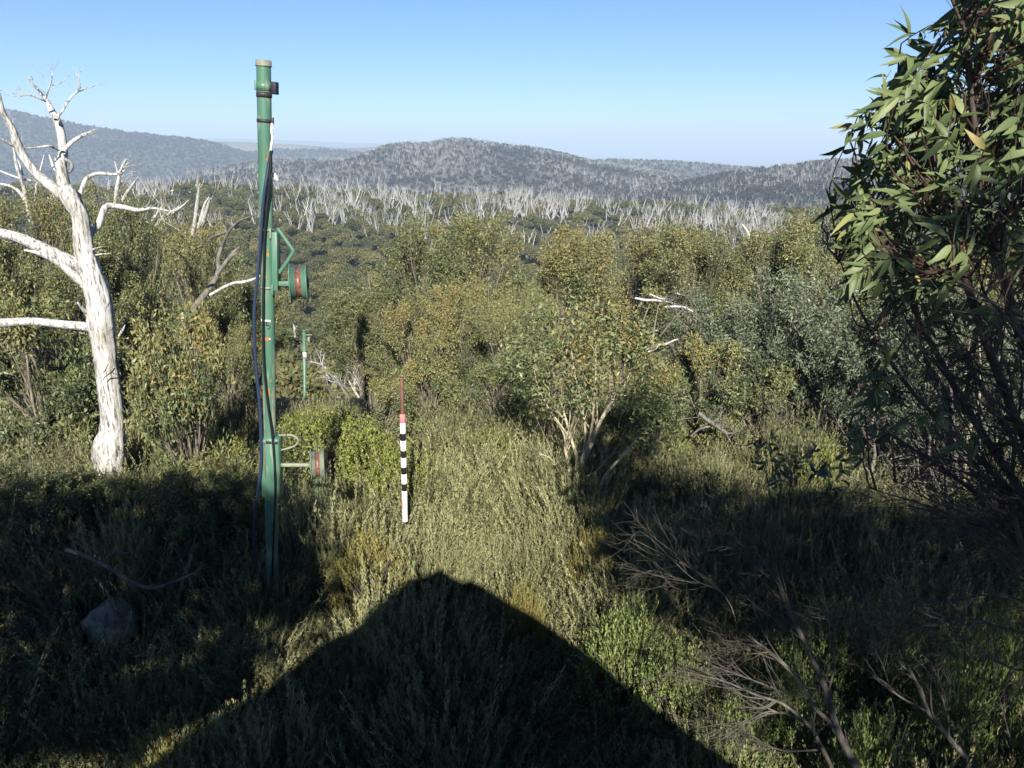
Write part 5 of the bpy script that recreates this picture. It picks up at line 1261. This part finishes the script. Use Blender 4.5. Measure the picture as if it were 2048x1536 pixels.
# shade trees: crowns standing sunward of the shaded ground
def shade_tree(poly_px, ydist, label, n_, zg=.5, leaf=.20, soft=.0, dens_=None):
    poly_ = np.array(poly_px, float)
    x0, y0 = poly_.min(0); x1, y1 = poly_.max(0)
    a = rng.uniform(x0, x1, n_ * 4); b = rng.uniform(y0, y1, n_ * 4) 
    # even in ground area rather than in the picture
    keep_ = inside(a, b, poly_)
    a, b = a[keep_], b[keep_]
    G_ = np.array([PXY(x, y, zg) for x, y in zip(a, b)])
    wgt = G_[:, 1] ** 3; k_ = rng.random(len(G_)) < wgt / wgt.max() * 1.6
    G_ = G_[k_][:n_]
    yc = ydist + rng.normal(size=len(G_)) * .8
    t_ = (G_[:, 1] - yc) / -TO_SUN[1]
    Q_ = G_ + TO_SUN[None] * t_[:, None]
    c_ = Q_.mean(0); o_ = np.array([c_[0], c_[1], 0.]); o_[2] = gz(o_[0], o_[1])
    t__ = thing('shade_tree', label, 'tree', o_)
    Q_ = Q_ - o_ + rng.normal(size=Q_.shape) * soft
    Q_ = Q_[Q_[:, 2] > .3]
    ax_ = rng.normal(size=Q_.shape); nr_ = norm(TO_SUN[None] + rng.normal(size=Q_.shape) * .5)
    Vv, F = leaf_quads(Q_ - norm(ax_) * leaf / 2, ax_, nr_, leaf * rng.uniform(.7, 1.3, len(Q_)), leaf * .6 * rng.uniform(.7, 1.3, len(Q_)))
    obj('crown', new_mesh('crown', Vv, [F], M_shade, rng.uniform(.2, .6, len(Q_))), t__)
    ends = Q_[rng.integers(0, len(Q_), 16)]
    t = np.linspace(0, 1, 6)[None, :, None]
    PT_ = np.concatenate([(np.array([0, 0, -.2]) * (1 - t) ** 2 + 2 * np.c_[ends[:, :2] * .15, ends[:, 2] * .7][:, None] * t * (1 - t) + ends[:, None] * t ** 2)])
    Vv, F = tubes(PT_, np.ones((16, 1)) * np.linspace(.09, .01, 6)[None], 6)
    obj('trunk', new_mesh('trunk', Vv, [F], M_stem, smooth_=True), t__)
shade_tree([(-60, 985), (140, 985), (200, 1000), (290, 965), (400, 972), (470, 965), (520, 985), (560, 1000), (600, 1050), (640, 1085), (660, 1130), (640, 1190), (600, 1240), (520, 1300), (420, 1360), (250, 1400), (-60, 1420)], -5.5, 'bushy gum tree left of the hut behind the viewpoint', 4400, soft=.20)
shade_tree([(-60, 1380), (300, 1360), (470, 1300), (480, 1400), (380, 1440), (260, 1536), (-60, 1536)], -3.2, 'small gum tree beside the hut behind the viewpoint', 1500, leaf=.16)
shade_tree([(1180, 1000), (1215, 968), (1260, 948), (1310, 945), (1370, 965), (1430, 985), (1500, 975), (1580, 985), (1660, 985), (1720, 1005), (1790, 1010), (1860, 1025), (1950, 1030), (2160, 1010), (2160, 1240), (1900, 1240), (1560, 1250), (1400, 1230), (1300, 1210), (1230, 1140), (1195, 1060)], -5.5, 'bushy gum tree right of the hut behind the viewpoint', 4400, soft=.20)
shade_tree([(1360, 1240), (1560, 1240), (2160, 1220), (2160, 1560), (1560, 1560), (1480, 1440), (1400, 1330)], -3.6, 'thin crowned gum tree right of the hut behind the viewpoint', 900, leaf=.14)

# ------------------------------------------------------------------ haze over the valley and the hills
if HAZE_DENSITY:
    m, n, b = nodes('valley haze'); n.nodes.remove(b)
    pv = n.nodes.new('ShaderNodeVolumePrincipled'); pv.inputs['Color'].default_value = (.62, .79, 1.0, 1); pv.inputs['Density'].default_value = HAZE_DENSITY
    pv.inputs['Anisotropy'].default_value = 0.0
    n.links.new(pv.outputs[0], n.nodes['Material Output'].inputs['Volume'])
    Vv, f = box((0, 10000, -40), 30000, 24000, 446)
    hz = obj('haze', new_mesh('haze', Vv, [f], m), kind='stuff')
